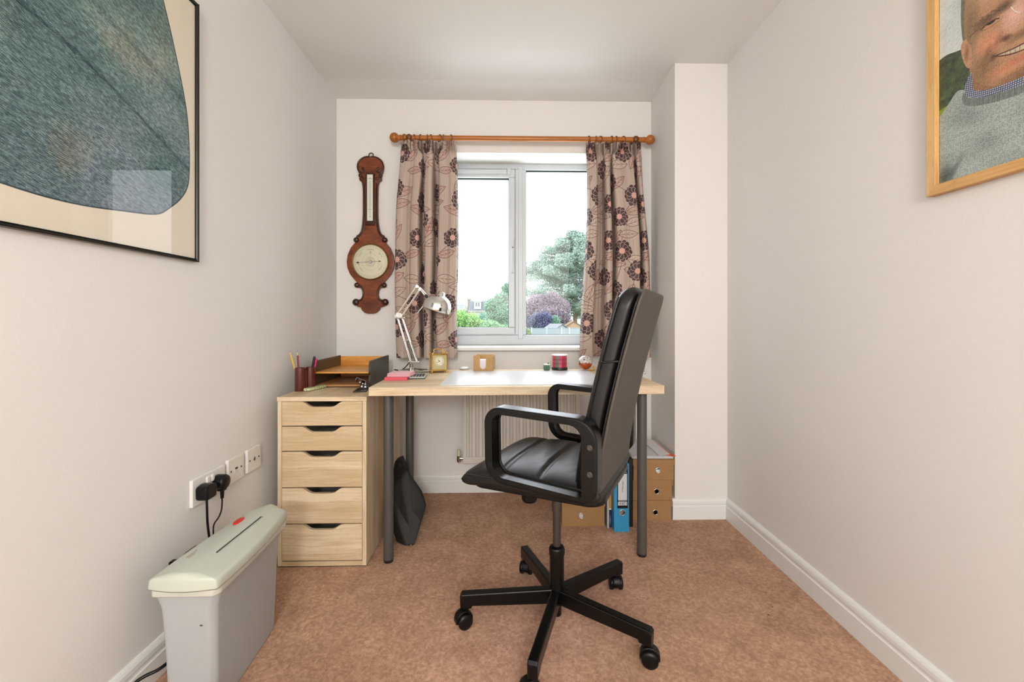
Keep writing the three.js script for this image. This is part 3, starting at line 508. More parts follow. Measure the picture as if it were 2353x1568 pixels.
// ------------------------------------------------------------------ barometer
{
  const K = 1 / 397, B = thing('barometer', 'carved mahogany banjo barometer with a silvered dial and thermometer', 'barometer', [-0.79, 1.332, ZB]);
  const half = [[9, 241], [18, 238], [26, 231], [30, 220], [29.5, 210], [27, 202], [22, 198], [25, 193], [25, 186], [20, 183], [17.5, 176], [16.5, 150], [16.5, 108], [17.5, 90], [20, 74], [24, 64], [30, 57], [36, 55], [38, 49], [35, 44], [45, 32], [52, 15], [54, 0], [52, -15], [46, -29], [36, -41], [31, -47], [32, -54], [29, -59], [23, -59], [19, -66], [18, -76], [20, -83], [26, -86], [34, -84], [38, -90], [36, -98], [29, -102], [22, -104], [20, -110], [13, -116], [6, -118]];
  const pts = [...half.map(([x, y]) => new THREE.Vector2(x * K, y * K)), ...half.slice().reverse().map(([x, y]) => new THREE.Vector2(-x * K, y * K))];
  part('case', boxUV(extr(new THREE.Shape(pts), 0.022, 0.004, 12, 3), 'y', 0.3), mahogany, B);
  const sp = new THREE.SplineCurve(half.map(([x, y]) => new THREE.Vector2(x * K, y * K))), zf = 0.021;
  // carved mouldings: scrolls and reeds along the edges
  for (const s of [-1, 1]) {
    const t = (list, r = 0.0042) => tube(list.map(([x, y]) => V(s * x * K, y * K, zf)), r, 40, 10);
    part('moulding', merge([t([[17, 214], [14, 207], [20, 203], [27, 208], [29, 219], [25, 230], [14, 238], [2, 240]], 0.0048), t([[15.5, 190], [22, 195], [24, 189], [18, 182], [16, 170], [15.5, 130], [16, 100], [18, 80], [22, 66], [29, 58]], 0.0045), t([[13, 180], [12.5, 130], [13.5, 95], [16, 75], [21, 62], [29, 55]], 0.003), t([[31, -50], [26, -52], [20, -58], [16.5, -68], [17, -79], [22, -87], [29, -90]], 0.0052),
      ...[[32, 50, 6.5], [31, -53, 6], [33, -92, 8], [17, 213, 3.6], [15.5, 189, 3.2], [23, 197, 4.5], [29, 58, 3.4]].map(([x, y, r]) => new THREE.SphereGeometry(r * K, 18, 12).scale(1, 1, 0.75).translate(s * x * K, y * K, zf - 0.002))]), mahoganyDark, B);
  }
  part('hanger', merge([new THREE.TorusGeometry(5 * K, 0.003, 10, 24).translate(0, 245 * K, 0.008)]), mahoganyDark, B);
  // thermometer box
  const th = part('thermometer', merge([span(-10 * K, 10 * K, 88 * K, 202 * K, 0.018, 0.03, 0.003), span(-11 * K, 11 * K, 83 * K, 91 * K, 0.018, 0.034, 0.003)]), mahoganyDark, B);
  const scaleMap = canvasTex(128, 1024, (c, w, h) => {
    c.fillStyle = 'rgb(222,222,212)'; c.fillRect(0, 0, w, h); c.strokeStyle = 'rgb(70,64,56)'; c.fillStyle = 'rgb(60,54,48)';
    c.lineWidth = 5; c.beginPath(); c.moveTo(10, 96); c.lineTo(118, 96); c.moveTo(18, 770); c.lineTo(110, 770); c.stroke(); c.beginPath(); c.arc(64, 88, 14, 3.14, 0); c.fill();
    c.lineWidth = 2; for (let i = 0; i < 40; i++) { const y = 170 + i * 14; c.beginPath(); c.moveTo(34, y); c.lineTo(i % 5 ? 46 : 56, y); c.moveTo(84, y); c.lineTo(i % 5 ? 94 : 102, y); c.stroke(); }
    c.lineWidth = 6; c.beginPath(); c.moveTo(68, 130); c.lineTo(68, 940); c.stroke(); c.beginPath(); c.arc(68, 940, 9, 0, 7); c.fill();
  });
  part('scale', new THREE.PlaneGeometry(13 * K, 105 * K).translate(0, 145.5 * K, 0.0303), std(0xffffff, 0.4, { map: scaleMap }), th);
  // dial
  const R = 40 * K;
  part('bezel', lathe([[R + 0.002, 0.018], [R + 0.005, 0.024], [R + 0.002, 0.029], [R - 0.002, 0.029], [R - 0.004, 0.024], [R - 0.004, 0.021]], 64).rotateX(Math.PI / 2), std(0x8a6a3c, 0.28, { metalness: 0.8 }), B);
  const dialMap = canvasTex(1024, 1024, (c, w) => {
    c.fillStyle = 'rgb(214,211,186)'; c.fillRect(0, 0, w, w); c.translate(w / 2, w / 2); c.strokeStyle = c.fillStyle = 'rgb(86,78,58)';
    for (let i = 0; i < 160; i++) { const a = i / 160 * 2 * Math.PI; c.lineWidth = i % 5 ? 2 : 4; c.beginPath(); c.moveTo(Math.sin(a) * 470, -Math.cos(a) * 470); c.lineTo(Math.sin(a) * (i % 5 ? 452 : 440), -Math.cos(a) * (i % 5 ? 452 : 440)); c.stroke(); }
    c.lineWidth = 2; for (const r of [478, 430, 250]) { c.beginPath(); c.arc(0, 0, r, 0, 7); c.stroke(); }
    const word = (t, a, r, size) => { c.font = size + 'px serif'; const n = t.length; for (let i = 0; i < n; i++) { c.save(); c.rotate(a + (i - (n - 1) / 2) * size * 0.72 / r); c.fillText(t[i], -size * 0.3, -r); c.restore(); } };
    word('CHANGE', 0, 355, 52); word('RAIN', 0.95, 360, 52); word('FAIR', -0.95, 360, 52); word('STORMY', 2.05, 340, 46); word('VERY DRY', -2.05, 340, 46);
    c.lineWidth = 3; for (const r of [140, 96, 60]) { c.beginPath(); c.arc(0, 0, r, 0, 7); c.stroke(); } for (let i = 0; i < 24; i++) { const a = i / 24 * 6.283; c.beginPath(); c.moveTo(Math.cos(a) * 100, Math.sin(a) * 100); c.lineTo(Math.cos(a) * 138, Math.sin(a) * 138); c.stroke(); }
  });
  part('dial', new THREE.CircleGeometry(R - 0.003, 64).translate(0, 0, 0.0228), std(0xffffff, 0.3, { map: dialMap, metalness: 0.35 }), B);
  const nd = std(0x2a2622, 0.35, { metalness: 0.5 }), pa = 0.06;
  part('pointer', merge([box(R * 1.25, 0.0016, 0.0008, -0.004, 0, 0.0245), extr(shapeOf([[-R * 0.8, 0.0], [-R * 0.72, 0.006], [-R * 0.62, 0.0012], [-R * 0.62, -0.0012], [-R * 0.72, -0.006]]), 0.0008).translate(0, 0, 0.024), extr(shapeOf([[R * 0.5, 0.005], [R * 0.62, 0], [R * 0.5, -0.005]]), 0.0008).translate(0, 0, 0.024)]).rotateZ(pa), nd, B);
  part('set_hand', merge([box(0.0012, R * 0.72, 0.0008, 0.001, R * 0.3, 0.0253), new THREE.TorusGeometry(0.004, 0.001, 8, 16).translate(0.001, R * 0.55, 0.0253)]), brass, B);
  part('hub', cyl(0.0105, 0.009, 0.003, 0, 0, 0, 24).rotateX(Math.PI / 2).translate(0, 0, 0.0245), steel, B);
  part('screw', cyl(0.003, 0.003, 0.002, 0, 0, 0, 14).rotateX(Math.PI / 2).translate(0, -63 * K, 0.022), nd, B);
  part('dial_glass', lathe([[0.0001, 0.0315], [R * 0.5, 0.0308], [R - 0.003, 0.0275]], 48).rotateX(Math.PI / 2), phys(0xffffff, 0.02, { transmission: 1, thickness: 0, ior: 1.5 }), B);
}
// ------------------------------------------------------------------ radiator
{
  const r = thing('radiator', 'cream ribbed panel radiator on the wall under the desk', 'radiator', [0.075, 0, ZB]);
  const w = 0.65, paint = std(new THREE.Color().setRGB(0.68, 0.66, 0.6), 0.35), y0 = 0.19, y1 = 0.655;
  const n = 17, p = w / n;
  const pts = []; for (let i = 0; i <= n * 12; i++) { const x = i / 12 * p, t = (i % 12) / 12, b = i < 6 || i > n * 12 - 6 ? 0 : smooth(0.1, 0.32, t) * (1 - smooth(0.68, 0.9, t)); pts.push([x - w / 2, -0.011 * (1 - b)]); }
  const outline = [...pts, [w / 2, 0.006], [-w / 2, 0.006]];
  const panel = merge([extr(shapeOf(outline.map(([x, y]) => [x, y])), y1 - y0 - 0.07).rotateX(-Math.PI / 2).translate(0, y0 + 0.035, 0), span(-w / 2, w / 2, y0, y0 + 0.037, -0.006, 0.0105, 0.004), span(-w / 2, w / 2, y1 - 0.037, y1, -0.006, 0.0105, 0.004)]);
  part('panel', panel.translate(0, 0, 0.075), paint, r);
  for (const t of [-1, 1]) {
    part('side_frame', box(0.006, y1 - y0 + 0.004, 0.043, t * w / 2, (y0 + y1) / 2, 0.0665, 0.001), paint, r);
    part('bracket', span(t * 0.185 - 0.015, t * 0.185 + 0.015, 0.25, 0.6, 0, 0.07), paint, r);
  }
  const v = part('valve', merge([cyl(0.0115, 0.0115, 0.034, -w / 2 - 0.03, 0.194, 0.06), bar(V(-w / 2 - 0.03, 0.213, 0.06), V(-w / 2 + 0.002, 0.213, 0.06), 0.0105), bar(V(-w / 2 - 0.03, 0.2, 0.06), V(-w / 2 - 0.03, 0.185, 0.03), 0.0085), bar(V(-w / 2 - 0.03, 0.187, 0.04), V(-w / 2 - 0.03, 0.187, 0.001), 0.0085), bar(V(-w / 2 - 0.018, 0.213, 0.06), V(-w / 2 - 0.008, 0.213, 0.06), 0.0145, 6)]), chrome, r);
  part('valve_cap', lathe([[0.001, 0], [0.0095, 0], [0.0105, 0.004], [0.0095, 0.03], [0.007, 0.036], [0.001, 0.037]], 20).translate(-w / 2 - 0.03, 0.226, 0.06), std(0xd9cfae, 0.4), v);
}
// ------------------------------------------------------------------ framed print on the left wall
{
  const z0 = -1.42, z1 = -0.40, y0 = 1.181, y1 = 1.992, fw = 0.01, fd = 0.017;
  const g = thing('framed_print', 'large framed print of a teal stone-like shape on cream paper, thin black frame', 'picture', [XL, (y0 + y1) / 2, (z0 + z1) / 2], Math.PI / 2);   // local x = -z, z = out of the wall
  const w = z1 - z0, h = y1 - y0, fm = std(0x23241f, 0.28, { metalness: 0.3 });
  const prof = shapeOf([[0, 0], [0, fd], [0.003, fd + 0.002], [0.006, fd - 0.001], [0.0075, fd - 0.002], [0.0088, fd], [fw, fd - 0.003], [fw, 0]]);
  for (const [len, rot, x, y] of [[h, 0, -w / 2, 0], [h, Math.PI, w / 2, 0], [w - 2 * fw, Math.PI / 2, 0, -h / 2], [w - 2 * fw, -Math.PI / 2, 0, h / 2]]) {
    const e = new THREE.ExtrudeGeometry(prof, { depth: len, bevelEnabled: false }).translate(0, 0, -len / 2).applyMatrix4(new THREE.Matrix4().makeBasis(V(1, 0, 0), V(0, 0, 1), V(0, -1, 0)));
    part('frame_bar', e.rotateZ(rot).translate(x, y, 0), fm, g);
  }
  part('backing', span(-w / 2 + 0.003, w / 2 - 0.003, -h / 2 + 0.003, h / 2 - 0.003, 0.001, 0.008), std(0x6d5a44, 0.8), g);
  const iw = w - 2 * fw + 0.004, ih = h - 2 * fw + 0.004;
  // in the print: X mm from the right (far) edge towards the camera, Y mm down from the top
  const map = canvasTex(2048, 1580, (c, W2, H2) => {
    const s = W2 / (iw * 1000); c.fillStyle = 'rgb(229,219,201)'; c.fillRect(0, 0, W2, H2);
    const far = (z) => W2 - (z - z0 - fw) * 1000 * s, Y = (y) => (y1 - fw - y) * 1000 * s;
    const ol = [[1.985, -1.245], [1.909, -1.282], [1.8, -1.325], [1.656, -1.373], [1.56, -1.384], [1.47, -1.3855], [1.42, -1.38], [1.375, -1.35], [1.335, -1.3], [1.313, -1.27], [1.302, -1.22], [1.294, -1.15], [1.284, -1.08], [1.279, -1.02], [1.277, -0.95], [1.282, -0.87], [1.29, -0.78], [1.31, -0.66], [1.36, -0.55], [1.46, -0.5], [1.6, -0.49], [1.8, -0.53], [1.985, -0.58]];
    const path = new Path2D(); ol.forEach(([y, z], i) => { const a = far(z), b = Y(y); if (!i) path.moveTo(a, b); else { const p = ol[i - 1]; path.quadraticCurveTo(far(p[1]), Y(p[0]), (far(p[1]) + a) / 2, (Y(p[0]) + b) / 2); } }); path.lineTo(far(-0.58), 0); path.lineTo(far(-1.245), 0); path.closePath();
    c.save(); c.clip(path);
    const im = c.createImageData(W2, H2), d = im.data;
    for (let y = 0; y < H2; y++) for (let x = 0; x < W2; x++) {
      const u = x / W2, v = y / H2, big = fbm(u * 7, v * 6, 64, 64, 201, 4), b2 = fbm(u * 5 + 3, v * 4, 64, 64, 211, 3);
      const ax = u * 0.92 + v * 0.2, ay = v * 0.8 - u * 0.32;          // ribs run down towards the far side
      const rib = Math.sin((ay * 210 + fbm(u * 14, v * 14, 64, 64, 221, 3) * 4) * 6.283) * 0.5 + 0.5, spk = hash(x >> 1, y >> 1, 231), dash = vnoise(ax * 150, ay * 420, 512, 512, 241);
      const fold = Math.exp(-(((ay - 0.2 - 0.02 * Math.sin(ax * 7)) / 0.006) ** 2)) + 0.6 * Math.exp(-(((ay - 0.02) / 0.008) ** 2));
      let t = 0.42 + (big - 0.5) * 0.5 + (rib - 0.5) * 0.25 * (0.4 + b2) + (dash - 0.5) * 0.5 + (spk > 0.93 ? 0.35 : 0) - fold * 0.28;
      const warm = clamp((b2 - 0.58) * 3, 0, 1), blue = clamp((v - 0.45) * 1.2 + (big - 0.5) * 1.6, 0, 1), i = (y * W2 + x) * 4;
      d[i] = lerp(34, 172, t) + warm * 26 + blue * 6; d[i + 1] = lerp(62, 202, t) + warm * 4 - blue * 14; d[i + 2] = lerp(70, 192, t) - warm * 12 + blue * 2; d[i + 3] = 255;
    }
    const tmp = document.createElement('canvas'); tmp.width = W2; tmp.height = H2; tmp.getContext('2d').putImageData(im, 0, 0); c.drawImage(tmp, 0, 0);
    c.restore(); c.strokeStyle = 'rgba(34,50,58,0.85)'; c.lineWidth = 7; c.stroke(path);
  });
  map.wrapS = map.wrapT = THREE.ClampToEdgeWrapping;
  part('print', new THREE.PlaneGeometry(iw, ih).translate(0, 0, 0.0095), std(0xffffff, 0.85, { map }), g);
  part('glass', new THREE.PlaneGeometry(iw, ih).translate(0, 0, 0.0125), phys(0xffffff, 0, { transmission: 1, thickness: 0, ior: 1.5, specularIntensity: 0.4 }), g);
}
// ------------------------------------------------------------------ framed jigsaw portrait on the right wall
{
  const z0 = -1.128, y0 = 1.318, fw = 0.024, pw = 0.5, ph = 0.68, w = pw + 2 * fw, h = ph + 2 * fw, fd = 0.022;
  const g = thing('framed_jigsaw', 'oak-framed jigsaw puzzle of a smiling grey-haired man in a grey jumper', 'picture', [XR, y0 + h / 2, z0 + w / 2], -Math.PI / 2);   // local x = +z, z = out of the wall
  const prof = shapeOf([[0, 0], [0, fd - 0.001], [0.001, fd], [fw - 0.001, fd], [fw, fd - 0.001], [fw, 0.011], [fw - 0.004, 0.011], [fw - 0.004, 0]]);
  for (const [len, rot, x, y] of [[h, 0, -w / 2, 0], [h, Math.PI, w / 2, 0], [w, Math.PI / 2, 0, -h / 2], [w, -Math.PI / 2, 0, h / 2]]) {
    const e = new THREE.ExtrudeGeometry(prof, { depth: len, bevelEnabled: false }).translate(0, 0, -len / 2), p = e.attributes.position;
    for (let i = 0; i < p.count; i++) p.setZ(i, p.getZ(i) - Math.sign(p.getZ(i)) * p.getX(i));      // mitred ends
    e.computeVertexNormals();
    const gg = boxUV(e.applyMatrix4(new THREE.Matrix4().makeBasis(V(1, 0, 0), V(0, 0, 1), V(0, -1, 0))), 'y', len + x).rotateZ(rot).translate(x, y, 0);
    part('frame_bar', gg, pineFrame, g);
  }
  part('backing', span(-w / 2 + 0.003, w / 2 - 0.003, -h / 2 + 0.003, h / 2 - 0.003, 0.001, 0.007), std(0x2f2b27, 0.9), g);
  const map = canvasTex(1024, 1392, (c, W2, H2) => {                   // drawn in millimetres of the puzzle
    c.scale(W2 / 500, H2 / 680);
    let gr = c.createLinearGradient(0, 180, 40, 380); gr.addColorStop(0, 'rgb(186,198,196)'); gr.addColorStop(1, 'rgb(214,222,220)'); c.fillStyle = gr; c.fillRect(0, 0, 500, 680);
    for (let i = 0; i < 60; i++) { const x = rr(0, 500), y = rr(0, 370), r = rr(20, 70); gr = c.createRadialGradient(x, y, 0, x, y, r); const k = i % 2 ? '226,232,230' : '178,190,190'; gr.addColorStop(0, `rgba(${k},0.35)`); gr.addColorStop(1, `rgba(${k},0)`); c.fillStyle = gr; c.fillRect(x - r, y - r, 2 * r, 2 * r); }
    const poly = (pts, fill) => { c.beginPath(); pts.forEach(([x, y], i) => { if (!i) c.moveTo(x, y); else { const p = pts[i - 1]; c.quadraticCurveTo(p[0], p[1], (p[0] + x) / 2, (p[1] + y) / 2); } }); const l = pts[pts.length - 1]; c.lineTo(l[0], l[1]); c.closePath(); c.fillStyle = fill; c.fill(); };
    const soft = (x, y, rx, ry, rot, col, a = 0.6) => { c.save(); c.translate(x, y); c.rotate(rot); c.scale(1, ry / rx); const q = c.createRadialGradient(0, 0, 0, 0, 0, rx); q.addColorStop(0, `rgba(${col},${a})`); q.addColorStop(0.55, `rgba(${col},${a * 0.55})`); q.addColorStop(1, `rgba(${col},0)`); c.fillStyle = q; c.beginPath(); c.arc(0, 0, rx, 0, 7); c.fill(); c.restore(); };
    // hillside with trees, meadow
    poly([[0, 364], [20, 360], [45, 368], [80, 372], [130, 380], [500, 372], [500, 520], [0, 520]], 'rgb(70,84,62)');
    for (let i = 0; i < 420; i++) { const x = rr(-5, 500), y = rr(370, 490), r = rr(3, 12); soft(x, y, r, r * rr(0.6, 1), 0, ['96,116,66', '54,68,50', '112,132,78', '44,56,44'][i % 4], 0.55); }
    poly([[0, 492], [40, 484], [500, 480], [500, 600], [0, 600]], 'rgb(128,156,58)');
    // jumper
    const jum = [[-10, 516], [2, 506], [20, 490], [44, 462], [62, 470], [120, 500], [190, 515], [260, 505], [330, 470], [352, 455], [400, 490], [500, 530], [500, 690], [-10, 690]];
    poly(jum, 'rgb(168,180,174)'); c.save(); c.clip();
    for (let i = 0; i < 90; i++) soft(rr(0, 500), rr(500, 680), rr(20, 70), rr(14, 40), 0.4, i % 2 ? '180,190,186' : '122,134,130', 0.28);
    for (let y = 455; y < 690; y += 3.1) for (let x = 0; x < 500; x += 2.6) { const k = hash(x | 0, y | 0, 7); c.fillStyle = k < 0.45 ? `rgba(70,82,80,${0.25 + 0.9 * k})` : `rgba(206,214,210,${0.3 * k})`; c.fillRect(x + (Math.round(y / 3.1) % 2) * 1.3, y, 1.5, 1.6); }
    soft(16, 664, 26, 34, 0.5, '62,70,68', 0.8); soft(40, 650, 10, 40, 0.6, '70,80,78', 0.6); c.restore();
    // neck and head
    poly([[72, 420], [78, 500], [130, 520], [190, 528], [260, 518], [308, 496], [312, 420]], 'rgb(150,110,76)');
    const head = [[66, 230], [60, 300], [62, 345], [68, 400], [76, 440], [92, 474], [125, 496], [160, 506], [192, 508], [230, 504], [270, 490], [300, 458], [316, 400], [322, 340], [322, 280], [310, 210], [270, 160], [192, 146], [110, 165], [75, 205]];
    poly([[56, 205], [52, 300], [60, 372], [74, 350], [84, 300], [96, 220], [150, 160], [240, 155], [300, 210], [312, 300], [322, 360], [332, 290], [326, 200], [270, 135], [192, 122], [110, 138]], 'rgb(112,112,98)');
    poly(head, 'rgb(186,144,112)');
    c.save(); { const hp = new Path2D(); head.forEach(([x, y], i) => (i ? hp.lineTo(x, y) : hp.moveTo(x, y))); hp.closePath(); c.clip(hp); }
    soft(76, 320, 26, 120, 0.05, '120,104,76', 0.8); soft(300, 330, 30, 120, 0, '130,100,76', 0.7); soft(100, 450, 48, 60, 0.2, '126,98,66', 0.75); soft(192, 502, 90, 26, 0, '112,78,52', 0.8);
    soft(116, 392, 40, 30, 0.2, '222,150,118', 0.8); soft(268, 392, 40, 30, -0.2, '222,150,118', 0.7); soft(168, 362, 34, 42, 0.1, '236,190,176', 0.9); soft(150, 470, 50, 18, 0.1, '214,140,104', 0.7); soft(120, 270, 60, 40, 0, '206,170,138', 0.7); soft(200, 240, 90, 50, 0, '210,172,142', 0.6);
    soft(112, 336, 34, 14, -0.08, '84,66,50', 0.85); soft(148, 330, 26, 16, 0.1, '78,62,50', 0.8); soft(262, 334, 40, 14, 0.05, '84,66,50', 0.85); soft(96, 346, 16, 16, 0, '110,84,62', 0.6);
    soft(150, 402, 16, 9, 0.2, '84,54,42', 0.9); soft(212, 402, 16, 9, -0.2, '84,54,42', 0.8); soft(134, 400, 10, 26, 0.45, '150,96,72', 0.7); soft(250, 400, 10, 26, -0.45, '150,96,72', 0.7); soft(180, 412, 40, 12, 0, '122,92,66', 0.8); soft(112, 420, 12, 30, 0.3, '124,90,62', 0.8);
    c.restore();
    // eyes, brows, spectacles, mouth
    for (const [x, f] of [[118, 1], [258, -1]]) {
      c.save(); c.translate(x, 347); c.rotate(0.05 * f); c.strokeStyle = 'rgb(64,46,36)'; c.lineWidth = 2.2; c.beginPath(); c.moveTo(-20, 5); c.quadraticCurveTo(0, -7, 20, 2); c.stroke(); c.fillStyle = 'rgb(58,46,40)'; c.beginPath(); c.ellipse(2, 1, 9, 3.2, 0, 0, 7); c.fill(); c.strokeStyle = 'rgb(134,98,74)'; c.lineWidth = 1.4; c.beginPath(); c.moveTo(-18, 9); c.quadraticCurveTo(0, 12, 20, 7); c.stroke(); c.restore();
      for (let i = 0; i < 60; i++) { c.strokeStyle = `rgba(${60 + 40 * rnd()},${54 + 30 * rnd()},48,0.6)`; c.lineWidth = 0.9; const q = rr(-34, 34), yy = 328 + Math.abs(q) * 0.1 + rr(-5, 4); c.beginPath(); c.moveTo(x + q, yy); c.lineTo(x + q - f * rr(3, 8), yy - rr(0, 4)); c.stroke(); }
      c.strokeStyle = 'rgb(70,62,56)'; c.lineWidth = 1.5; c.beginPath(); c.moveTo(x - f * 46, 352); c.lineTo(x - f * 28, 345); c.stroke();
    }
    c.strokeStyle = 'rgb(226,226,214)'; c.lineWidth = 2; c.beginPath(); c.moveTo(160, 340); c.quadraticCurveTo(170, 362, 178, 364); c.stroke();
    c.beginPath(); c.moveTo(126, 428); c.quadraticCurveTo(190, 442, 254, 428); c.quadraticCurveTo(192, 468, 126, 428); c.closePath(); c.fillStyle = 'rgb(206,190,160)'; c.fill(); c.strokeStyle = 'rgb(96,58,44)'; c.lineWidth = 2.6; c.stroke();
    c.lineWidth = 0.8; for (let x = 150; x < 236; x += 9) { c.beginPath(); c.moveTo(x, 432); c.lineTo(x, 446); c.stroke(); }
    soft(190, 462, 52, 9, 0, '196,112,92', 0.8); soft(124, 430, 10, 12, 0, '92,60,46', 0.7);
    // ears
    poly([[66, 352], [58, 350], [52, 362], [56, 390], [64, 416], [72, 426], [80, 418], [78, 380]], 'rgb(190,146,114)'); soft(67, 385, 7, 26, 0, '120,82,60', 0.7); poly([[318, 352], [330, 350], [336, 364], [330, 396], [320, 424], [310, 416], [312, 380]], 'rgb(186,142,112)');
    // gingham collar and ribbed neckline
    const collar = [[78, 434], [66, 452], [60, 474], [70, 494], [110, 512], [190, 524], [270, 512], [312, 494], [322, 474], [316, 452], [308, 436], [304, 470], [270, 496], [190, 507], [112, 498], [82, 482]];
    poly(collar, 'rgb(206,212,222)'); c.save(); c.clip(); c.strokeStyle = 'rgb(58,64,94)'; c.lineWidth = 2.1; for (let a = -20; a < 520; a += 4.6) { c.globalAlpha = 0.8; c.beginPath(); c.moveTo(a, 420); c.lineTo(a - 14, 540); c.stroke(); c.beginPath(); c.moveTo(50, 300 + a); c.quadraticCurveTo(190, 352 + a, 330, 300 + a); c.stroke(); } c.restore();
    const rib = [[60, 474], [54, 492], [64, 512], [110, 530], [190, 542], [272, 530], [320, 512], [330, 492], [322, 476], [312, 494], [270, 512], [190, 524], [110, 512], [70, 494]];
    poly(rib, 'rgb(136,146,142)'); c.save(); c.clip(); c.lineWidth = 1.5; for (let a = 40; a < 350; a += 3.4) { c.strokeStyle = a % 2 > 1 ? 'rgba(70,80,78,0.9)' : 'rgba(96,106,102,0.9)'; c.beginPath(); c.moveTo(a + (190 - a) * 0.1, 460); c.lineTo(a, 560); c.stroke(); } c.restore();
    for (let i = 0; i < 26000; i++) { const x = rnd() * 500, y = rnd() * 680; c.fillStyle = rnd() < 0.5 ? 'rgba(40,40,36,0.10)' : 'rgba(250,250,240,0.10)'; c.fillRect(x, y, 0.9, 0.9); }
  });
  map.wrapS = map.wrapT = THREE.ClampToEdgeWrapping;
  const print = std(0xffffff, 0.5, { map });
  // interlocking pieces
  const nx = 29, ny = 39, sx = pw / nx, sy = ph / ny, jit = (i, j, s) => (i <= 0 || j <= 0 ? 0 : (hash(i, j, s) - 0.5) * 0.0035);
  const node = (i, j) => [i * sx + (i > 0 && i < nx ? jit(i, j, 301) : 0), j * sy + (j > 0 && j < ny ? jit(i, j, 303) : 0)];
  function edge(a, b, s, border) {                                     // points from a to b, b left out, with a tab of sign s
    if (border) return [a];
    const dx = b[0] - a[0], dy = b[1] - a[1], n = [-dy * s, dx * s], o = [[0, 0], [0.36, -0.03], [0.42, 0.03], [0.33, 0.13], [0.36, 0.25], [0.5, 0.29], [0.64, 0.25], [0.67, 0.13], [0.58, 0.03], [0.64, -0.03]];
    return o.map(([t, q]) => [a[0] + dx * t + n[0] * q, a[1] + dy * t + n[1] * q]);
  }
  const sgn = (i, j, s) => (hash(i, j, s) < 0.5 ? 1 : -1);
  const outline = (i, j) => {
    const A = node(i, j), B = node(i + 1, j), C = node(i + 1, j + 1), D = node(i, j + 1);
    const bottom = edge(A, B, sgn(i, j, 311), j === 0), right = edge(B, C, sgn(i + 1, j, 313), i === nx - 1), top = [...edge(D, C, sgn(i, j + 1, 311), j === ny - 1), C].reverse().slice(0, -1), left = [...edge(A, D, sgn(i, j, 313), i === 0), D].reverse().slice(0, -1);
    return [...bottom, ...right, ...top, ...left];
  };
  const far = [], one = [];
  for (let i = 0; i < nx; i++) for (let j = 0; j < ny; j++) {
    let p = outline(i, j); const cx2 = (i + 0.5) * sx, cy2 = (j + 0.5) * sy, n = p.length;
    p = p.map((q, k) => { const a = p[(k + n - 1) % n], b = p[(k + 1) % n]; const tx = b[0] - a[0], ty = b[1] - a[1], l = Math.hypot(tx, ty) || 1; return [q[0] - ty / l * 0.0002, q[1] + tx / l * 0.0002]; });
    const s = shapeOf(p), lift = hash(i, j, 331) * 0.0004;
    const e = new THREE.ExtrudeGeometry(s, { depth: 0.0018, bevelEnabled: false }), pos = e.attributes.position, uv = e.attributes.uv;
    for (let k = 0; k < pos.count; k++) uv.setXY(k, pos.getX(k) / pw, pos.getY(k) / ph);
    e.translate(-pw / 2, -ph / 2, 0.0085 + lift);
    const inView = i < 11 && j < 27;
    (inView ? one : far).push(e);
  }
  one.slice(0, 297).forEach((e) => part('puzzle_piece', e, print, g));
  const rest = part('puzzle_pieces', merge([...far, ...one.slice(297)]), print, g); rest.userData.kind = 'stuff';
}
// ------------------------------------------------------------------ things on the drawer unit
const UNIT_Y = 0.688;
{
  const t = thing('letter_tray', 'two-tier wooden letter tray with dark olive side panels on the drawer unit', 'letter tray', [-0.7625, UNIT_Y, -2.21]);
  const hw = 0.122, d0 = -0.16, d1 = 0.16, olive = std(new THREE.Color().setRGB(0.058, 0.056, 0.045), 0.38), inner = std(new THREE.Color().setRGB(0.1, 0.06, 0.027), 0.5);
  const sideShape = () => { const s = new THREE.Shape(); s.moveTo(d0, 0); s.lineTo(d1 - 0.012, 0); s.quadraticCurveTo(d1, 0.002, d1, 0.022); s.lineTo(d1, 0.036); s.quadraticCurveTo(d1 - 0.001, 0.053, d1 - 0.012, 0.058); s.quadraticCurveTo(d1, 0.063, d1, 0.082); s.lineTo(d1, 0.1); s.quadraticCurveTo(d1 - 0.002, 0.122, d1 - 0.024, 0.123); s.lineTo(d0 + 0.006, 0.125); s.lineTo(d0, 0.12); s.closePath(); return s; };
  for (const x of [-hw - 0.008, hw]) {
    const p = part('side_panel', extr(sideShape(), 0.008, 0.0015).applyMatrix4(new THREE.Matrix4().makeBasis(V(0, 0, 1), V(0, 1, 0), V(-1, 0, 0))).translate(x + 0.008, 0, 0), olive, t);
    part('lining', span(x < 0 ? -hw + 0.0002 : hw - 0.0014, x < 0 ? -hw + 0.0014 : hw - 0.0002, 0.006, 0.118, d0 + 0.006, d1 - 0.014), inner, p);
  }
  const tray = (y, back) => merge([boxUV(span(-hw + 0.0015, hw - 0.0015, y, y + 0.008, d0 + 0.004, d1 - 0.004, 0.0015), 'x', y * 9), boxUV(span(-hw + 0.0015, hw - 0.0015, y, back, d0, d0 + 0.006), 'x', y * 7)]);
  part('shelf', tray(0.005, 0.055), std(0xffffff, 0.4, { map: oak([168, 112, 66], [206, 156, 104], 61) }), t);
  part('shelf', tray(0.0645, 0.119), orangeWood, t);
}
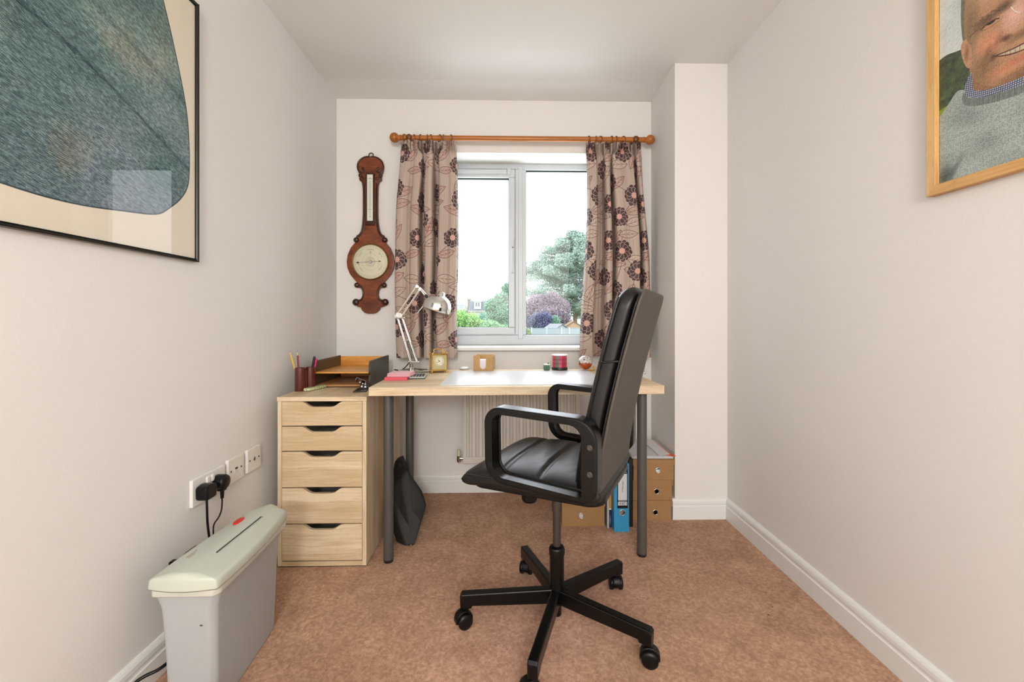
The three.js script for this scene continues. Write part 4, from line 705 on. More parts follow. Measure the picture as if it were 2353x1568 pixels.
{
  const m = phys(new THREE.Color().setRGB(0.095, 0.012, 0.01), 0.3, { clearcoat: 0.5, clearcoatRoughness: 0.2 });
  const p = thing('pen_pot', 'dark red double pen pot at the front left of the drawer unit', 'pen pot', [-0.911, UNIT_Y, -1.965]);
  const shell = (r) => lathe([[0.001, 0.0], [r, 0.0], [r, 0.1], [r - 0.0006, 0.101], [r - 0.0024, 0.1], [r - 0.0026, 0.004], [0.001, 0.004]], 36);
  part('cup', shell(0.0222), m, p); part('cup', shell(0.0205).translate(0.03, 0, -0.032), m, p);
  part('web', span(0.008, 0.022, 0.002, 0.096, -0.028, -0.012, 0.003), m, p);
}
function pencil(name, label, cat, a, b, r, color, kind) {
  const A = V(...a), B = V(...b), d = B.clone().sub(A), L = d.length(), g = thing(name, label, cat, a);
  g.quaternion.setFromUnitVectors(V(0, 1, 0), d.normalize());
  const body = std(color, 0.35);
  if (kind === 'pencil') {
    part('shaft', cyl(r, r, L * 0.87, 0, 0, 0, 6).toNonIndexed(), body, g);
    part('tip_wood', cyl(r * 0.98, r * 0.3, L * 0.09, 0, L * 0.87, 0, 14), std(0xd8b98a, 0.7), g);
    part('lead', cyl(r * 0.3, r * 0.06, L * 0.035, 0, L * 0.96, 0, 10), std(0x2a2624, 0.5), g);
  } else {
    part('barrel', lathe([[0.001, 0], [r * 0.7, 0], [r, L * 0.1], [r, L * 0.7], [0.001, L * 0.7]], 20), body, g);
    part('cap', lathe([[0.001, L * 0.68], [r * 1.12, L * 0.68], [r * 1.12, L * 0.98], [r * 0.9, L], [0.001, L]], 20), body, g);
    part('clip', span(-0.001, 0.001, L * 0.72, L * 0.98, r * 1.1, r * 1.1 + 0.0015), std(color, 0.3), g);
  }
}
pencil('pencil', 'yellow pencil leaning far left in the dark red pen pot, point up', 'pencil', [-0.907, UNIT_Y + 0.006, -1.965], [-0.957, 0.866, -1.962], 0.0036, 0xe8b52c, 'pencil');
pencil('pencil', 'red pencil standing almost upright in the dark red pen pot', 'pencil', [-0.908, UNIT_Y + 0.006, -1.952], [-0.921, 0.866, -1.96], 0.0036, 0x8e150e, 'pencil');
pencil('pen', 'black capped pen leaning right in the dark red pen pot', 'pen', [-0.888, UNIT_Y + 0.006, -1.99], [-0.864, 0.836, -2.0], 0.0045, 0x241419, 'pen');
pencil('pen', 'magenta highlighter pen leaning right behind the black pen', 'pen', [-0.886, UNIT_Y + 0.006, -2.005], [-0.862, 0.826, -2.012], 0.0055, 0xc4307f, 'pen');
{
  const map = canvasTex(512, 256, (c, w, h) => { c.fillStyle = 'rgb(206,208,160)'; c.fillRect(0, 0, w, h); for (let i = 0; i < 150; i++) { c.strokeStyle = ['rgb(40,52,30)', 'rgb(120,150,84)', 'rgb(236,236,206)', 'rgb(90,104,60)'][i % 4]; c.lineWidth = rr(2, 7); const x = rr(0, w), y = rr(0, h); c.beginPath(); c.moveTo(x, y); c.bezierCurveTo(x + rr(-50, 50), y + rr(-40, 40), x + rr(-50, 50), y + rr(-40, 40), x + rr(-70, 70), y + rr(-50, 50)); c.stroke(); } }, { rx: 1 / 0.12, ry: 1 / 0.06 });
  const g = thing('pencil_case', 'slim pale green patterned case lying in front of the pen pot', 'case', [-0.86, UNIT_Y, -2.0], 1.28);
  part('body', boxUV(loft([[-0.062, 0.3], [-0.06, 0.7], [-0.053, 0.95], [-0.03, 1], [0.03, 1], [0.05, 0.9], [0.058, 0.65], [0.061, 0.25]].map(([x, k]) => superEllipse(0.017 * k, 0.0075 * Math.min(1, k + 0.2), 3, 28).map(([z, y]) => V(x, y + 0.0076, z)))), 'x'), std(0xffffff, 0.35, { map }), g);
}
{
  const g = thing('hole_punch', 'black hole punch with bright rivets beside the letter tray', 'hole punch', [-0.64, UNIT_Y, -1.965], 0.12);
  const bl = std(0x151515, 0.3), rv = std(0xe8e8e4, 0.25, { metalness: 0.6 });
  part('base', extr(roundPoly([[-0.03, -0.048], [0.024, -0.048], [0.024, 0.04], [-0.03, 0.052]], [0.004]), 0.006, 0.0015).rotateX(Math.PI / 2).translate(0, 0.006, 0), bl, g);
  part('body', merge([span(-0.014, 0.02, 0.005, 0.03, -0.045, -0.008, 0.003)]), bl, g);
  const lever = part('lever', merge([box(0.044, 0.004, 0.085, 0, 0, 0.012, 0.0015), box(0.003, 0.012, 0.075, 0.021, -0.005, 0.008), box(0.003, 0.012, 0.075, -0.021, -0.005, 0.008)]).rotateX(-0.3).rotateZ(-0.42).translate(-0.004, 0.041, -0.01), std(0x1b1918, 0.22), g);
  for (const [x, y] of [[-0.004, 0.018], [0.011, 0.016]]) part('rivet', cyl(0.004, 0.004, 0.003, 0, 0, 0, 16).rotateX(Math.PI / 2).translate(x, y, -0.0075), rv, g);
  for (const [x, y, z] of [[-0.004, 0.0415, 0.032], [0.008, 0.036, 0.034], [0.018, 0.033, 0.034]]) part('rivet', new THREE.SphereGeometry(0.0038, 14, 8).translate(x, y, z), rv, g);
}
// ------------------------------------------------------------------ things on the desk
{
  const salmon = [std(0xe8606c, 0.8), std(0xee7680, 0.8), std(0xe2525f, 0.8)], pale = [std(0xf4b9c2, 0.8), std(0xf1a9b4, 0.8), std(0xf7c9cf, 0.8)];
  const a = thing('note_block', 'block of salmon pink notes at the left end of the desk', 'notes', [-0.497, DESK_Y, -2.01], 0.05);
  for (let i = 0; i < 7; i++) { const s = part('sheet', box(0.098, 0.0017, 0.098, rr(-0.0015, 0.0015), 0.001 + i * 0.0019, rr(-0.0015, 0.0015)), salmon[i % 3], a); s.rotation.y = rr(-0.02, 0.02); }
  const b = thing('note_sheets', 'pale pink note sheets fanned on top of the salmon block', 'notes', [-0.487, DESK_Y + 0.0136, -2.04], 0.0);
  for (let i = 0; i < 6; i++) { const s = part('sheet', box(0.1, 0.0014, 0.115, rr(-0.003, 0.003) - i * 0.002, 0.001 + i * 0.0018, -0.006 * i), pale[i % 3], b); s.rotation.y = rr(-0.08, 0.08); }
  part('pencil_mark', merge([box(0.018, 0.0005, 0.0028, -0.034, 0.0115, -0.06), box(0.009, 0.0005, 0.0024, -0.04, 0.0115, -0.02)]), std(0x40343a, 0.8), b);
}
{
  const g = thing('calculator', 'grey pocket calculator with dark keys beside the pink notes', 'calculator', [-0.418, DESK_Y, -2.065], 0.12);
  const body = std(0xb9bab2, 0.4), key = std(0x2c2f30, 0.45);
  part('body', extr(rounded(-0.036, -0.062, 0.036, 0.062, 0.006), 0.011, 0.002).rotateX(-Math.PI / 2), body, g);
  part('side_band', extr(rounded(-0.037, -0.063, 0.037, 0.063, 0.007), 0.006, 0.001).rotateX(-Math.PI / 2), std(0x4c504a, 0.5), g);
  part('screen', span(-0.03, 0.03, 0.0105, 0.0118, -0.054, -0.036), std(0x8d9788, 0.2), g);
  for (let r = 0; r < 4; r++) for (let c = 0; c < 5; c++) part('key', box(0.0095, 0.003, 0.014, -0.026 + c * 0.013, 0.0118, -0.02 + r * 0.021, 0.001), key, g);
}
{
  const z = 0, g = thing('desk_lamp', 'chrome spring-arm desk lamp with a dome shade in front of the left curtain', 'lamp', [-0.511, DESK_Y, -2.338]);
  const P = (px, py, dz = 0) => V(px, py, dz);                         // local metres: x from the stem, y above the desk
  part('base', lathe([[0.001, 0], [0.074, 0], [0.076, 0.003], [0.073, 0.008], [0.02, 0.011], [0.012, 0.016], [0.001, 0.016]], 48).translate(0.012, 0, 0.0), chrome, g);
  part('stem', merge([bar(P(0, 0.01), P(0, 0.048), 0.006), bar(P(0.012, 0.01), P(0.012, 0.05), 0.0035), bar(P(-0.01, 0.047), P(0.04, 0.047), 0.0042), new THREE.SphereGeometry(0.0055, 14, 10).translate(-0.011, 0.047, 0), new THREE.SphereGeometry(0.0055, 14, 10).translate(0.041, 0.047, 0)]), chrome, g);
  const two = (a, b, r, gap) => merge([bar(P(a[0], a[1], gap), P(b[0], b[1], gap), r, 10), bar(P(a[0], a[1], -gap), P(b[0], b[1], -gap), r, 10)]);
  part('lower_arm', merge([two([0, 0.05], [-0.068, 0.282], 0.0033, 0.011), two([0.032, 0.05], [-0.045, 0.285], 0.0033, 0.011), bar(P(-0.03, 0.155, 0.011), P(-0.008, 0.165, 0.011), 0.0025, 8)]), chrome, g);
  const coil = (a, b, r, turns, w) => { const pts = [], A = P(...a), B = P(...b), d = B.clone().sub(A), n = V(-d.y, d.x, 0).normalize(); for (let i = 0; i <= turns * 8; i++) { const t = i / (turns * 8), q = t * turns * 6.283; pts.push(A.clone().addScaledVector(d, t).addScaledVector(n, Math.cos(q) * r).add(V(0, 0, Math.sin(q) * r))); } return tube(pts, w, turns * 14, 6); };
  part('spring', coil([0.018, 0.06, 0.004], [-0.01, 0.15, 0.004], 0.006, 16, 0.0014), steel, g);
  part('spring', coil([0.026, 0.06, -0.006], [-0.002, 0.15, -0.006], 0.006, 16, 0.0014), steel, g);
  part('elbow', merge([bar(P(-0.072, 0.286, -0.02), P(-0.072, 0.286, 0.02), 0.007), bar(P(-0.046, 0.287, -0.02), P(-0.046, 0.287, 0.02), 0.007), bar(P(-0.078, 0.276, 0.014), P(-0.03, 0.278, 0.014), 0.004), new THREE.SphereGeometry(0.006, 14, 10).translate(-0.03, 0.278, 0.014), extr(roundPoly([[-0.082, 0.276], [-0.038, 0.276], [-0.044, 0.302], [-0.07, 0.306]], [0.006]), 0.003).translate(0, 0, 0.012)]), chrome, g);
  part('upper_arm', merge([two([-0.07, 0.294], [0.03, 0.44], 0.0033, 0.01), two([-0.046, 0.286], [0.048, 0.425], 0.0033, 0.01), bar(P(-0.02, 0.347, 0.011), P(-0.002, 0.342, 0.011), 0.003, 8), bar(P(-0.03, 0.322, 0.013), P(0.0, 0.349, 0.013), 0.0022, 8)]), chrome, g);
  part('head_joint', merge([bar(P(0.036, 0.442, -0.015), P(0.036, 0.442, 0.015), 0.008), bar(P(0.05, 0.426, -0.015), P(0.05, 0.426, 0.015), 0.007), bar(P(0.036, 0.446), P(0.078, 0.392), 0.0055), bar(P(0.052, 0.437, 0.01), P(0.086, 0.398, 0.01), 0.004), new THREE.SphereGeometry(0.009, 18, 12).translate(0.082, 0.392, 0)]), chrome, g);
  part('knob', cyl(0.009, 0.007, 0.018, 0, 0, 0, 20).rotateX(Math.PI / 2).translate(0.083, 0.393, 0.008), blackPlastic, g);
  // dome shade: thin shell of revolution, opening down and a little to the left
  const dome = lathe([[0.0615, -0.008], [0.064, -0.008], [0.064, 0.002], [0.0615, 0.02], [0.0555, 0.035], [0.045, 0.048], [0.032, 0.057], [0.018, 0.061], [0.016, 0.075], [0.001, 0.078]], 64);
  const inn = lathe([[0.0615, -0.008], [0.0605, 0.002], [0.058, 0.019], [0.052, 0.033], [0.042, 0.045], [0.03, 0.053], [0.001, 0.057]], 64);
  const place = (q) => q.scale(1.17, 1.17, 1.17).rotateZ(-0.32).rotateX(0.06).translate(0.138, 0.328, 0.012);
  part('lamp_shade', place(dome), chrome, g);
  part('lining', place(inn), std(0xe9e9e4, 0.4, { side: THREE.DoubleSide }), g);
  part('bulb', place(new THREE.SphereGeometry(0.024, 20, 14).translate(0, 0.022, 0)), std(0xf2f0ea, 0.25), g);
  part('socket', bar(P(0.088, 0.386), P(0.113, 0.376), 0.013, 20), chrome, g);
  part('handle', merge([bar(P(0.076, 0.348, 0.02), P(0.042, 0.306, 0.02), 0.0028, 10), new THREE.SphereGeometry(0.005, 12, 8).translate(0.041, 0.304, 0.02)]), chrome, g);
  part('cord', tube([P(-0.004, 0.06, -0.012), P(-0.014, 0.038, -0.014), P(-0.035, 0.014, -0.014), P(-0.055, 0.003, -0.01), P(-0.09, 0.003, -0.02)], 0.0028, 40, 8), blackPlastic, g);
}
{
  const g = thing('carriage_clock', 'small brass carriage clock with a round cream dial and top handle', 'clock', [-0.358, DESK_Y, -2.28], 0.36);
  const w = 0.037, d = 0.032, h = 0.093, pale = std(new THREE.Color().setRGB(0.62, 0.55, 0.3), 0.3, { metalness: 0.75 });
  part('base_plate', span(-w - 0.003, w + 0.003, 0.009, 0.016, -d - 0.003, d + 0.003, 0.0015), brass, g);
  part('top_plate', span(-w - 0.003, w + 0.003, h - 0.004, h + 0.003, -d - 0.003, d + 0.003, 0.0015), brass, g);
  for (const x of [-1, 1]) for (const z of [-1, 1]) { part('pillar', span(x * w - 0.003, x * w + 0.003, 0.014, h, z * d - 0.003, z * d + 0.003, 0.0008), brass, g); part('foot', lathe([[0.001, 0], [0.004, 0], [0.006, 0.004], [0.005, 0.009], [0.001, 0.01]], 16).translate(x * w, 0, z * d), brass, g); part('finial', new THREE.SphereGeometry(0.0036, 12, 8).translate(x * w, h + 0.005, z * d), brass, g); }
  part('face_plate', span(-w + 0.002, w - 0.002, 0.015, h - 0.003, d - 0.006, d - 0.003), pale, g);
  for (const x of [-1, 1]) part('side_plate', span(x * w - 0.0012, x * w + 0.0012, 0.015, h - 0.003, -d, d), std(new THREE.Color().setRGB(0.5, 0.3, 0.07), 0.25, { metalness: 0.9 }), g);
  part('back_plate', span(-w, w, 0.015, h - 0.003, -d, -d + 0.002), brass, g);
  const dm = canvasTex(512, 512, (c, W2) => { c.fillStyle = 'rgb(236,232,206)'; c.fillRect(0, 0, W2, W2); c.translate(256, 256); c.strokeStyle = 'rgb(150,140,96)'; c.lineWidth = 5; c.beginPath(); c.arc(0, 0, 244, 0, 7); c.stroke(); c.fillStyle = 'rgb(66,60,46)'; c.font = 'bold 56px serif'; c.textAlign = 'center'; c.textBaseline = 'middle'; const R = ['XII', 'I', 'II', 'III', 'IIII', 'V', 'VI', 'VII', 'VIII', 'IX', 'X', 'XI']; R.forEach((t, i) => { c.save(); c.rotate(i / 12 * 6.2832); c.translate(0, -196); c.fillText(t, 0, 0); c.restore(); }); c.lineWidth = 2; for (let i = 0; i < 60; i++) { c.save(); c.rotate(i / 60 * 6.2832); c.beginPath(); c.moveTo(0, -236); c.lineTo(0, -226); c.stroke(); c.restore(); } });
  part('dial', cyl(0.0255, 0.0255, 0.0012, 0, 0, 0, 48).rotateX(Math.PI / 2).translate(0, 0.058, d - 0.003), brass, g);
  part('dial_face', new THREE.CircleGeometry(0.0245, 48).translate(0, 0.058, d - 0.0016), std(0xffffff, 0.4, { map: dm }), g);
  part('hands', merge([box(0.0022, 0.013, 0.0005, 0, 0.005, 0).rotateZ(0.72), box(0.0016, 0.02, 0.0005, 0, 0.008, 0).rotateZ(2.1), cyl(0.0024, 0.0024, 0.001, 0, 0, 0, 12).rotateX(Math.PI / 2)]).translate(0, 0.058, d - 0.0009), std(0x1c1a18, 0.4), g);
  part('glass', new THREE.PlaneGeometry(2 * w - 0.004, h - 0.018).translate(0, 0.056, d + 0.0005), phys(0xffffff, 0, { transmission: 1, thickness: 0, ior: 1.5 }), g);
  part('handle', merge([tube([V(-0.024, h + 0.003, 0), V(-0.025, h + 0.008, 0), V(-0.019, h + 0.012, 0), V(-0.025, h + 0.018, 0), V(-0.02, h + 0.0235, 0), V(0, h + 0.025, 0), V(0.02, h + 0.0235, 0), V(0.025, h + 0.018, 0), V(0.019, h + 0.012, 0), V(0.025, h + 0.008, 0), V(0.024, h + 0.003, 0)], 0.0024, 70, 10), bar(V(-0.018, h + 0.0247, 0), V(0.018, h + 0.0247, 0), 0.0038, 12)]), brass, g);
}
{
  const kraft = std(0xffffff, 0.75, { map: dataTex(256, 256, (u, v) => { const t = fbm(u * 60, v * 60, 60, 60, 401, 2) * 0.6 + fbm(u * 5, v * 5, 5, 5, 403, 3) * 0.4; return [lerp(178, 204, t), lerp(138, 164, t), lerp(84, 112, t)]; }, { rx: 4, ry: 4 }) });
  const g = thing('memo_box', 'open kraft card memo box with a notched front and white notes', 'memo box', [-0.126, DESK_Y, -2.365], -0.122), w = 0.0495, h = 0.079, t = 0.0035;
  const s = shapeOf([[-w, 0], [w, 0], [w, h], [0.0165, h], [0.0165, 0.026], [0.0165, h], [-0.0165, h], [-w, h]]);
  const f = new THREE.Shape(); f.moveTo(-w, 0); f.lineTo(w, 0); f.lineTo(w, h); f.lineTo(0.0165, h); f.lineTo(0.0165, 0.027); f.absarc(0, 0.027, 0.0165, 0, -Math.PI, true); f.lineTo(-0.0165, h); f.lineTo(-w, h); f.closePath();
  part('front_panel', boxUV(extr(f, t).translate(0, 0, 0.05 - t), 'x'), kraft, g);
  part('back_panel', boxUV(span(-w, w, 0, h, -0.05, -0.05 + t), 'x'), kraft, g);
  for (const x of [-1, 1]) part('side_panel', boxUV(span(x > 0 ? w - t : -w, x > 0 ? w : -w + t, 0, h, -0.05 + t, 0.05 - t), 'z'), kraft, g);
  part('base_panel', boxUV(span(-w + t, w - t, 0, t, -0.05 + t, 0.05 - t), 'x'), kraft, g);
  const pp = std(0xe9e7ee, 0.8);
  part('notes', merge(Array.from({ length: 8 }, (_, i) => box(0.09, 0.0062, 0.09, rr(-0.001, 0.001), t + 0.0035 + i * 0.0066, rr(-0.0006, 0.0006)))), pp, g);
}
{
  const g = thing('desk_mat', 'large glossy white plastic desk mat lying on the desk', 'desk mat', [0.07, DESK_Y, -2.062], 0.01);
  part('sheet', extr(rounded(-0.352, -0.246, 0.352, 0.246, 0.006), 0.0025, 0.0008).rotateX(-Math.PI / 2), phys(new THREE.Color().setRGB(0.7, 0.73, 0.76), 0.34, { clearcoat: 0.3, clearcoatRoughness: 0.25 }), g);
  const m = thing('computer_mouse', 'flat white oval mouse beside the clock on the desk', 'mouse', [-0.236, DESK_Y, -2.395], 1.35);
  part('body', loft(Array.from({ length: 13 }, (_, i) => { const k = Math.cos((i / 12 - 0.5) * Math.PI) ** 0.55 + 0.01; return superEllipse(0.026 * k, 0.0095 * k, 2.6, 36).map(([a, b]) => V(lerp(-0.036, 0.036, i / 12), Math.max(0, b + 0.006), a)); })), std(0xdcdcd4, 0.35), m);
  const c = thing('white_card', 'folded white card lying between the calculator and the clock', 'card', [-0.44, DESK_Y, -2.235], 0.15);
  part('sheet', merge([box(0.085, 0.0008, 0.05, 0, 0.0008, 0), box(0.085, 0.0008, 0.05, 0, 0, 0).rotateX(-0.28).translate(0, 0.0078, 0.001)]), std(0xe8e6de, 0.8), c);
  const r = thing('ribbon_strip', 'short curl of cream ribbon beside the clock', 'ribbon', [-0.41, DESK_Y, -2.26], 0.5);
  part('band', (() => { const n = 20, ps = [], ix = []; for (let i = 0; i <= n; i++) { const t = i / n; for (const z of [0, 0.014]) ps.push(lerp(-0.03, 0.03, t), 0.001 + 0.011 * Math.sin(t * 3.1) ** 2, z); } for (let i = 0; i < n; i++) ix.push(2 * i, 2 * i + 1, 2 * i + 2, 2 * i + 1, 2 * i + 3, 2 * i + 2); const q = new THREE.BufferGeometry(); q.setAttribute('position', new THREE.Float32BufferAttribute(ps, 3)); q.setIndex(ix); q.computeVertexNormals(); return q; })(), std(0xd9c99a, 0.6, { side: THREE.DoubleSide }), r);
  const pc = thing('paper_clip', 'small wire paper clip on the desk in front of the clock', 'paper clip', [-0.35, DESK_Y + 0.001, -2.16], 0.4);
  part('wire', tube([V(-0.012, 0, 0.003), V(0.008, 0, 0.003), V(0.012, 0, 0), V(0.008, 0, -0.003), V(-0.01, 0, -0.003), V(-0.013, 0, 0), V(-0.01, 0, 0.0015), V(0.004, 0, 0.0012)], 0.0006, 40, 6), steel, pc);
}
{
  const g = thing('gift_tin', 'tiny dark green box with a white lid and knob beside the tartan pot', 'box', [0.2035, DESK_Y + 0.0025, -2.345], 0.1);
  const map = canvasTex(128, 128, (c, w) => { c.fillStyle = 'rgb(62,116,88)'; c.fillRect(0, 0, w, w); for (let i = 0; i < 60; i++) { c.fillStyle = ['rgb(30,60,44)', 'rgb(120,160,130)', 'rgb(40,84,62)'][i % 3]; c.fillRect(rr(0, w), rr(0, w), rr(4, 26), rr(2, 10)); } });
  part('box_body', box(0.03, 0.026, 0.03, 0, 0.013, 0, 0.0015), std(0xffffff, 0.5, { map }), g);
  part('lid', box(0.031, 0.006, 0.031, 0, 0.0285, 0, 0.0018), std(0xe7e6e0, 0.4), g);
  part('knob', new THREE.SphereGeometry(0.0042, 14, 10).translate(0.009, 0.0345, 0), std(0x3c4a44, 0.4), g);
  const t = thing('ribbon_pot', 'round red and green tartan pot with a white lid and black base', 'pot', [0.2755, DESK_Y + 0.0025, -2.372]);
  const tart = canvasTex(1024, 256, (c, w, h) => { c.fillStyle = 'rgb(206,58,84)'; c.fillRect(0, 0, w, h); for (let k = 0; k < 3; k++) { const x = k * w / 3; c.fillStyle = 'rgb(58,126,104)'; c.fillRect(x, 0, w * 0.075, h); c.fillStyle = 'rgba(120,12,40,0.75)'; for (const q of [0.075, 0.15, 0.215]) c.fillRect(x + q * w, 0, q === 0.15 ? 26 : 12, h); c.fillStyle = 'rgba(168,24,58,0.6)'; c.fillRect(x + 0.16 * w, 0, 0.06 * w, h); } c.fillStyle = 'rgba(110,14,40,0.6)'; c.fillRect(0, 0.28 * h, w, 26); c.fillRect(0, 0.62 * h, w, 22); c.fillStyle = 'rgba(240,150,160,0.25)'; for (let y = 0; y < h; y += 6) c.fillRect(0, y, w, 2); });
  const R = 0.0425;
  const side = new THREE.CylinderGeometry(R - 0.004, R - 0.004, 0.062, 64, 1, true).translate(0, 0.043, 0).rotateY(1.4);
  part('tartan_ribbon', side, std(0xffffff, 0.55, { map: tart }), t);
  part('lid', lathe([[0.001, 0.0795], [R - 0.002, 0.0795], [R, 0.078], [R, 0.075], [R - 0.003, 0.074], [0.001, 0.074]], 64), std(0xf0f0ec, 0.35), t);
  part('wall', new THREE.CylinderGeometry(R - 0.001, R - 0.001, 0.062, 64, 1, true).translate(0, 0.044, 0), phys(0xffffff, 0, { transmission: 1, thickness: 0, ior: 1.4, side: THREE.DoubleSide }), t);
  part('base', lathe([[0.001, 0], [R, 0], [R + 0.0005, 0.002], [R - 0.001, 0.011], [R - 0.003, 0.0125], [0.001, 0.0125]], 64), std(0x1d1f21, 0.35), t);
  const b = thing('glass_paperweight', 'round paperweight ball, white-flecked above and orange below', 'paperweight', [0.412, DESK_Y + 0.0025, -2.362], 0.3);
  const bm = dataTex(512, 256, (u, v) => { const e = 0.48 + (fbm(u * 26, 0.5, 26, 4, 421, 2) - 0.5) * 0.14; if (v > e) { const k = vnoise(u * 46, v * 30, 46, 30, 431), dk = k > 0.8; const s = fbm(u * 40, v * 30, 40, 30, 433, 2); return dk ? [58, 52, 50] : [lerp(196, 246, s), lerp(190, 240, s), lerp(186, 234, s)]; } const s = fbm(u * 12, v * 8, 12, 8, 437, 3); return [lerp(150, 214, s), lerp(52, 96, s), lerp(14, 34, s)]; });
  part('ball', new THREE.SphereGeometry(0.0375, 48, 32).translate(0, 0.0375, 0), phys(0xffffff, 0.06, { map: bm, clearcoat: 1, clearcoatRoughness: 0.02 }), b);
  part('loop', tube([V(0.004, 0.004, 0.032), V(0.018, 0.003, 0.042), V(0.034, 0.008, 0.034), V(0.038, 0.02, 0.02)], 0.0035, 24, 8), std(0xf0b73a, 0.4), b);
}
// ------------------------------------------------------------------ on the floor under the desk
const board = std(0xffffff, 0.72, { map: dataTex(512, 512, (u, v) => { const t = fbm(u * 100, v * 100, 100, 100, 441, 2) * 0.5 + fbm(u * 4, v * 4, 4, 4, 443, 3) * 0.5; return [lerp(146, 174, t), lerp(107, 136, t), lerp(64, 92, t)]; }, { rx: 3, ry: 3 }) });
const eyelet = std(0xcfcfca, 0.25, { metalness: 0.9 });
function storageBox(label, x0, x1, y0, h, zf, depth, hole, paper, turn = 0) {
  const w = x1 - x0, g = thing('storage_box', label, 'box', [(x0 + x1) / 2, y0, zf - depth / 2], turn, 'kraft storage boxes under the desk'), t = 0.003, lip = 0.03, d = depth;
  const f = shapeOf([[-w / 2 + 0.005, 0], [w / 2 - 0.005, 0], [w / 2 - 0.005, h - 0.004], [-w / 2 + 0.005, h - 0.004]]), hp = new THREE.Path(); hp.absarc(hole[0], hole[1], 0.0115, 0, 6.2832, true); f.holes.push(hp);
  part('front_panel', boxUV(extr(f, t, 0, 24).translate(0, 0, d / 2 - t - 0.005), 'x', x0), board, g);
  part('box_body', merge([boxUV(span(-w / 2 + 0.005, -w / 2 + 0.005 + t, 0, h - 0.004, -d / 2 + 0.003, d / 2 - 0.008), 'z'), boxUV(span(w / 2 - 0.005 - t, w / 2 - 0.005, 0, h - 0.004, -d / 2 + 0.003, d / 2 - 0.008), 'z'), boxUV(span(-w / 2 + 0.005, w / 2 - 0.005, 0, h - 0.004, -d / 2 + 0.003, -d / 2 + 0.006), 'x'), boxUV(span(-w / 2 + 0.006, w / 2 - 0.006, 0, t, -d / 2 + 0.006, d / 2 - 0.008), 'x')]), board, g);
  part('lid', merge([boxUV(span(-w / 2, w / 2, h - 0.0035, h, -d / 2, d / 2, 0.001), 'x', 0.3 + x0), boxUV(span(-w / 2, w / 2, h - lip, h - 0.003, d / 2 - 0.0025, d / 2), 'x', 0.6), boxUV(span(-w / 2, w / 2, h - lip, h - 0.003, -d / 2, -d / 2 + 0.0025), 'x'), boxUV(span(-w / 2, -w / 2 + 0.0025, h - lip, h - 0.003, -d / 2, d / 2), 'z'), boxUV(span(w / 2 - 0.0025, w / 2, h - lip, h - 0.003, -d / 2, d / 2), 'z')]), board, g);
  part('eyelet', lathe([[0.0105, -0.001], [0.0105, 0.001], [0.0125, 0.002], [0.0145, 0.001], [0.0148, -0.001]], 32).rotateX(Math.PI / 2).translate(hole[0], hole[1], d / 2 - 0.005), eyelet, g);
  if (paper) part('contents', span(-w / 2 + 0.01, w / 2 - 0.01, t, hole[1] + paper[1], -d / 2 + 0.012, d / 2 - 0.012), std(paper[0], 0.8), g);
  return g;
}
storageBox('bottom kraft box of the stack of three in the alcove', 0.611, 0.818, 0, 0.1, -2.192, 0.31, [0.019, 0.039], null);
storageBox('middle kraft box of the stack of three in the alcove', 0.614, 0.822, 0.1005, 0.1015, -2.192, 0.31, [0.021, 0.043], null, 0.004);
storageBox('top kraft box of the stack of three in the alcove, under loose papers', 0.619, 0.829, 0.2025, 0.1035, -2.188, 0.31, [0.022, 0.047], [0xe8e4dc, 0.002], -0.006);
storageBox('low kraft box standing alone left of the blue file', 0.256, 0.472, 0, 0.126, -2.135, 0.3, [-0.011, 0.051], [0xd9cbc8, 0.02]);
{
  const g = thing('paper_stack', 'loose white papers on top of the three-box stack', 'papers', [0.722, 0.3065, -2.345], 0.0);
  const pw = [std(0xdad8dc, 0.75), std(0xe6e4e2, 0.75), std(0xcfd0d6, 0.7)];
  for (let i = 0; i < 9; i++) { const s = part('sheet', box(0.207 + rr(-0.004, 0), 0.0014, 0.297, rr(-0.003, 0.001), 0.001 + i * 0.0017, rr(-0.004, 0.004)), pw[i % 3], g); s.rotation.y = rr(-0.02, 0.02); }
  const c = thing('card_folder', 'thin orange card folder edge sticking out from the papers', 'folder', [0.81, 0.3225, -2.33], 0.0);
  part('flap', (() => { const s = roundPoly([[-0.03, -0.15], [0.004, -0.15], [0.012, 0.1], [0.022, 0.148], [0.008, 0.152], [-0.03, 0.12]], [0.004]); return extr(s, 0.0012).rotateX(Math.PI / 2).translate(0, 0.0012, 0); })(), std(0xe2582c, 0.55), c);
  part('cover_sheet', (() => { const s = roundPoly([[-0.06, -0.148], [0.0, -0.148], [0.002, 0.12], [-0.06, 0.14]], [0.004]); return extr(s, 0.001).rotateX(Math.PI / 2).translate(0, 0.0026, 0); })(), std(0xe4e0e0, 0.6), c);
}
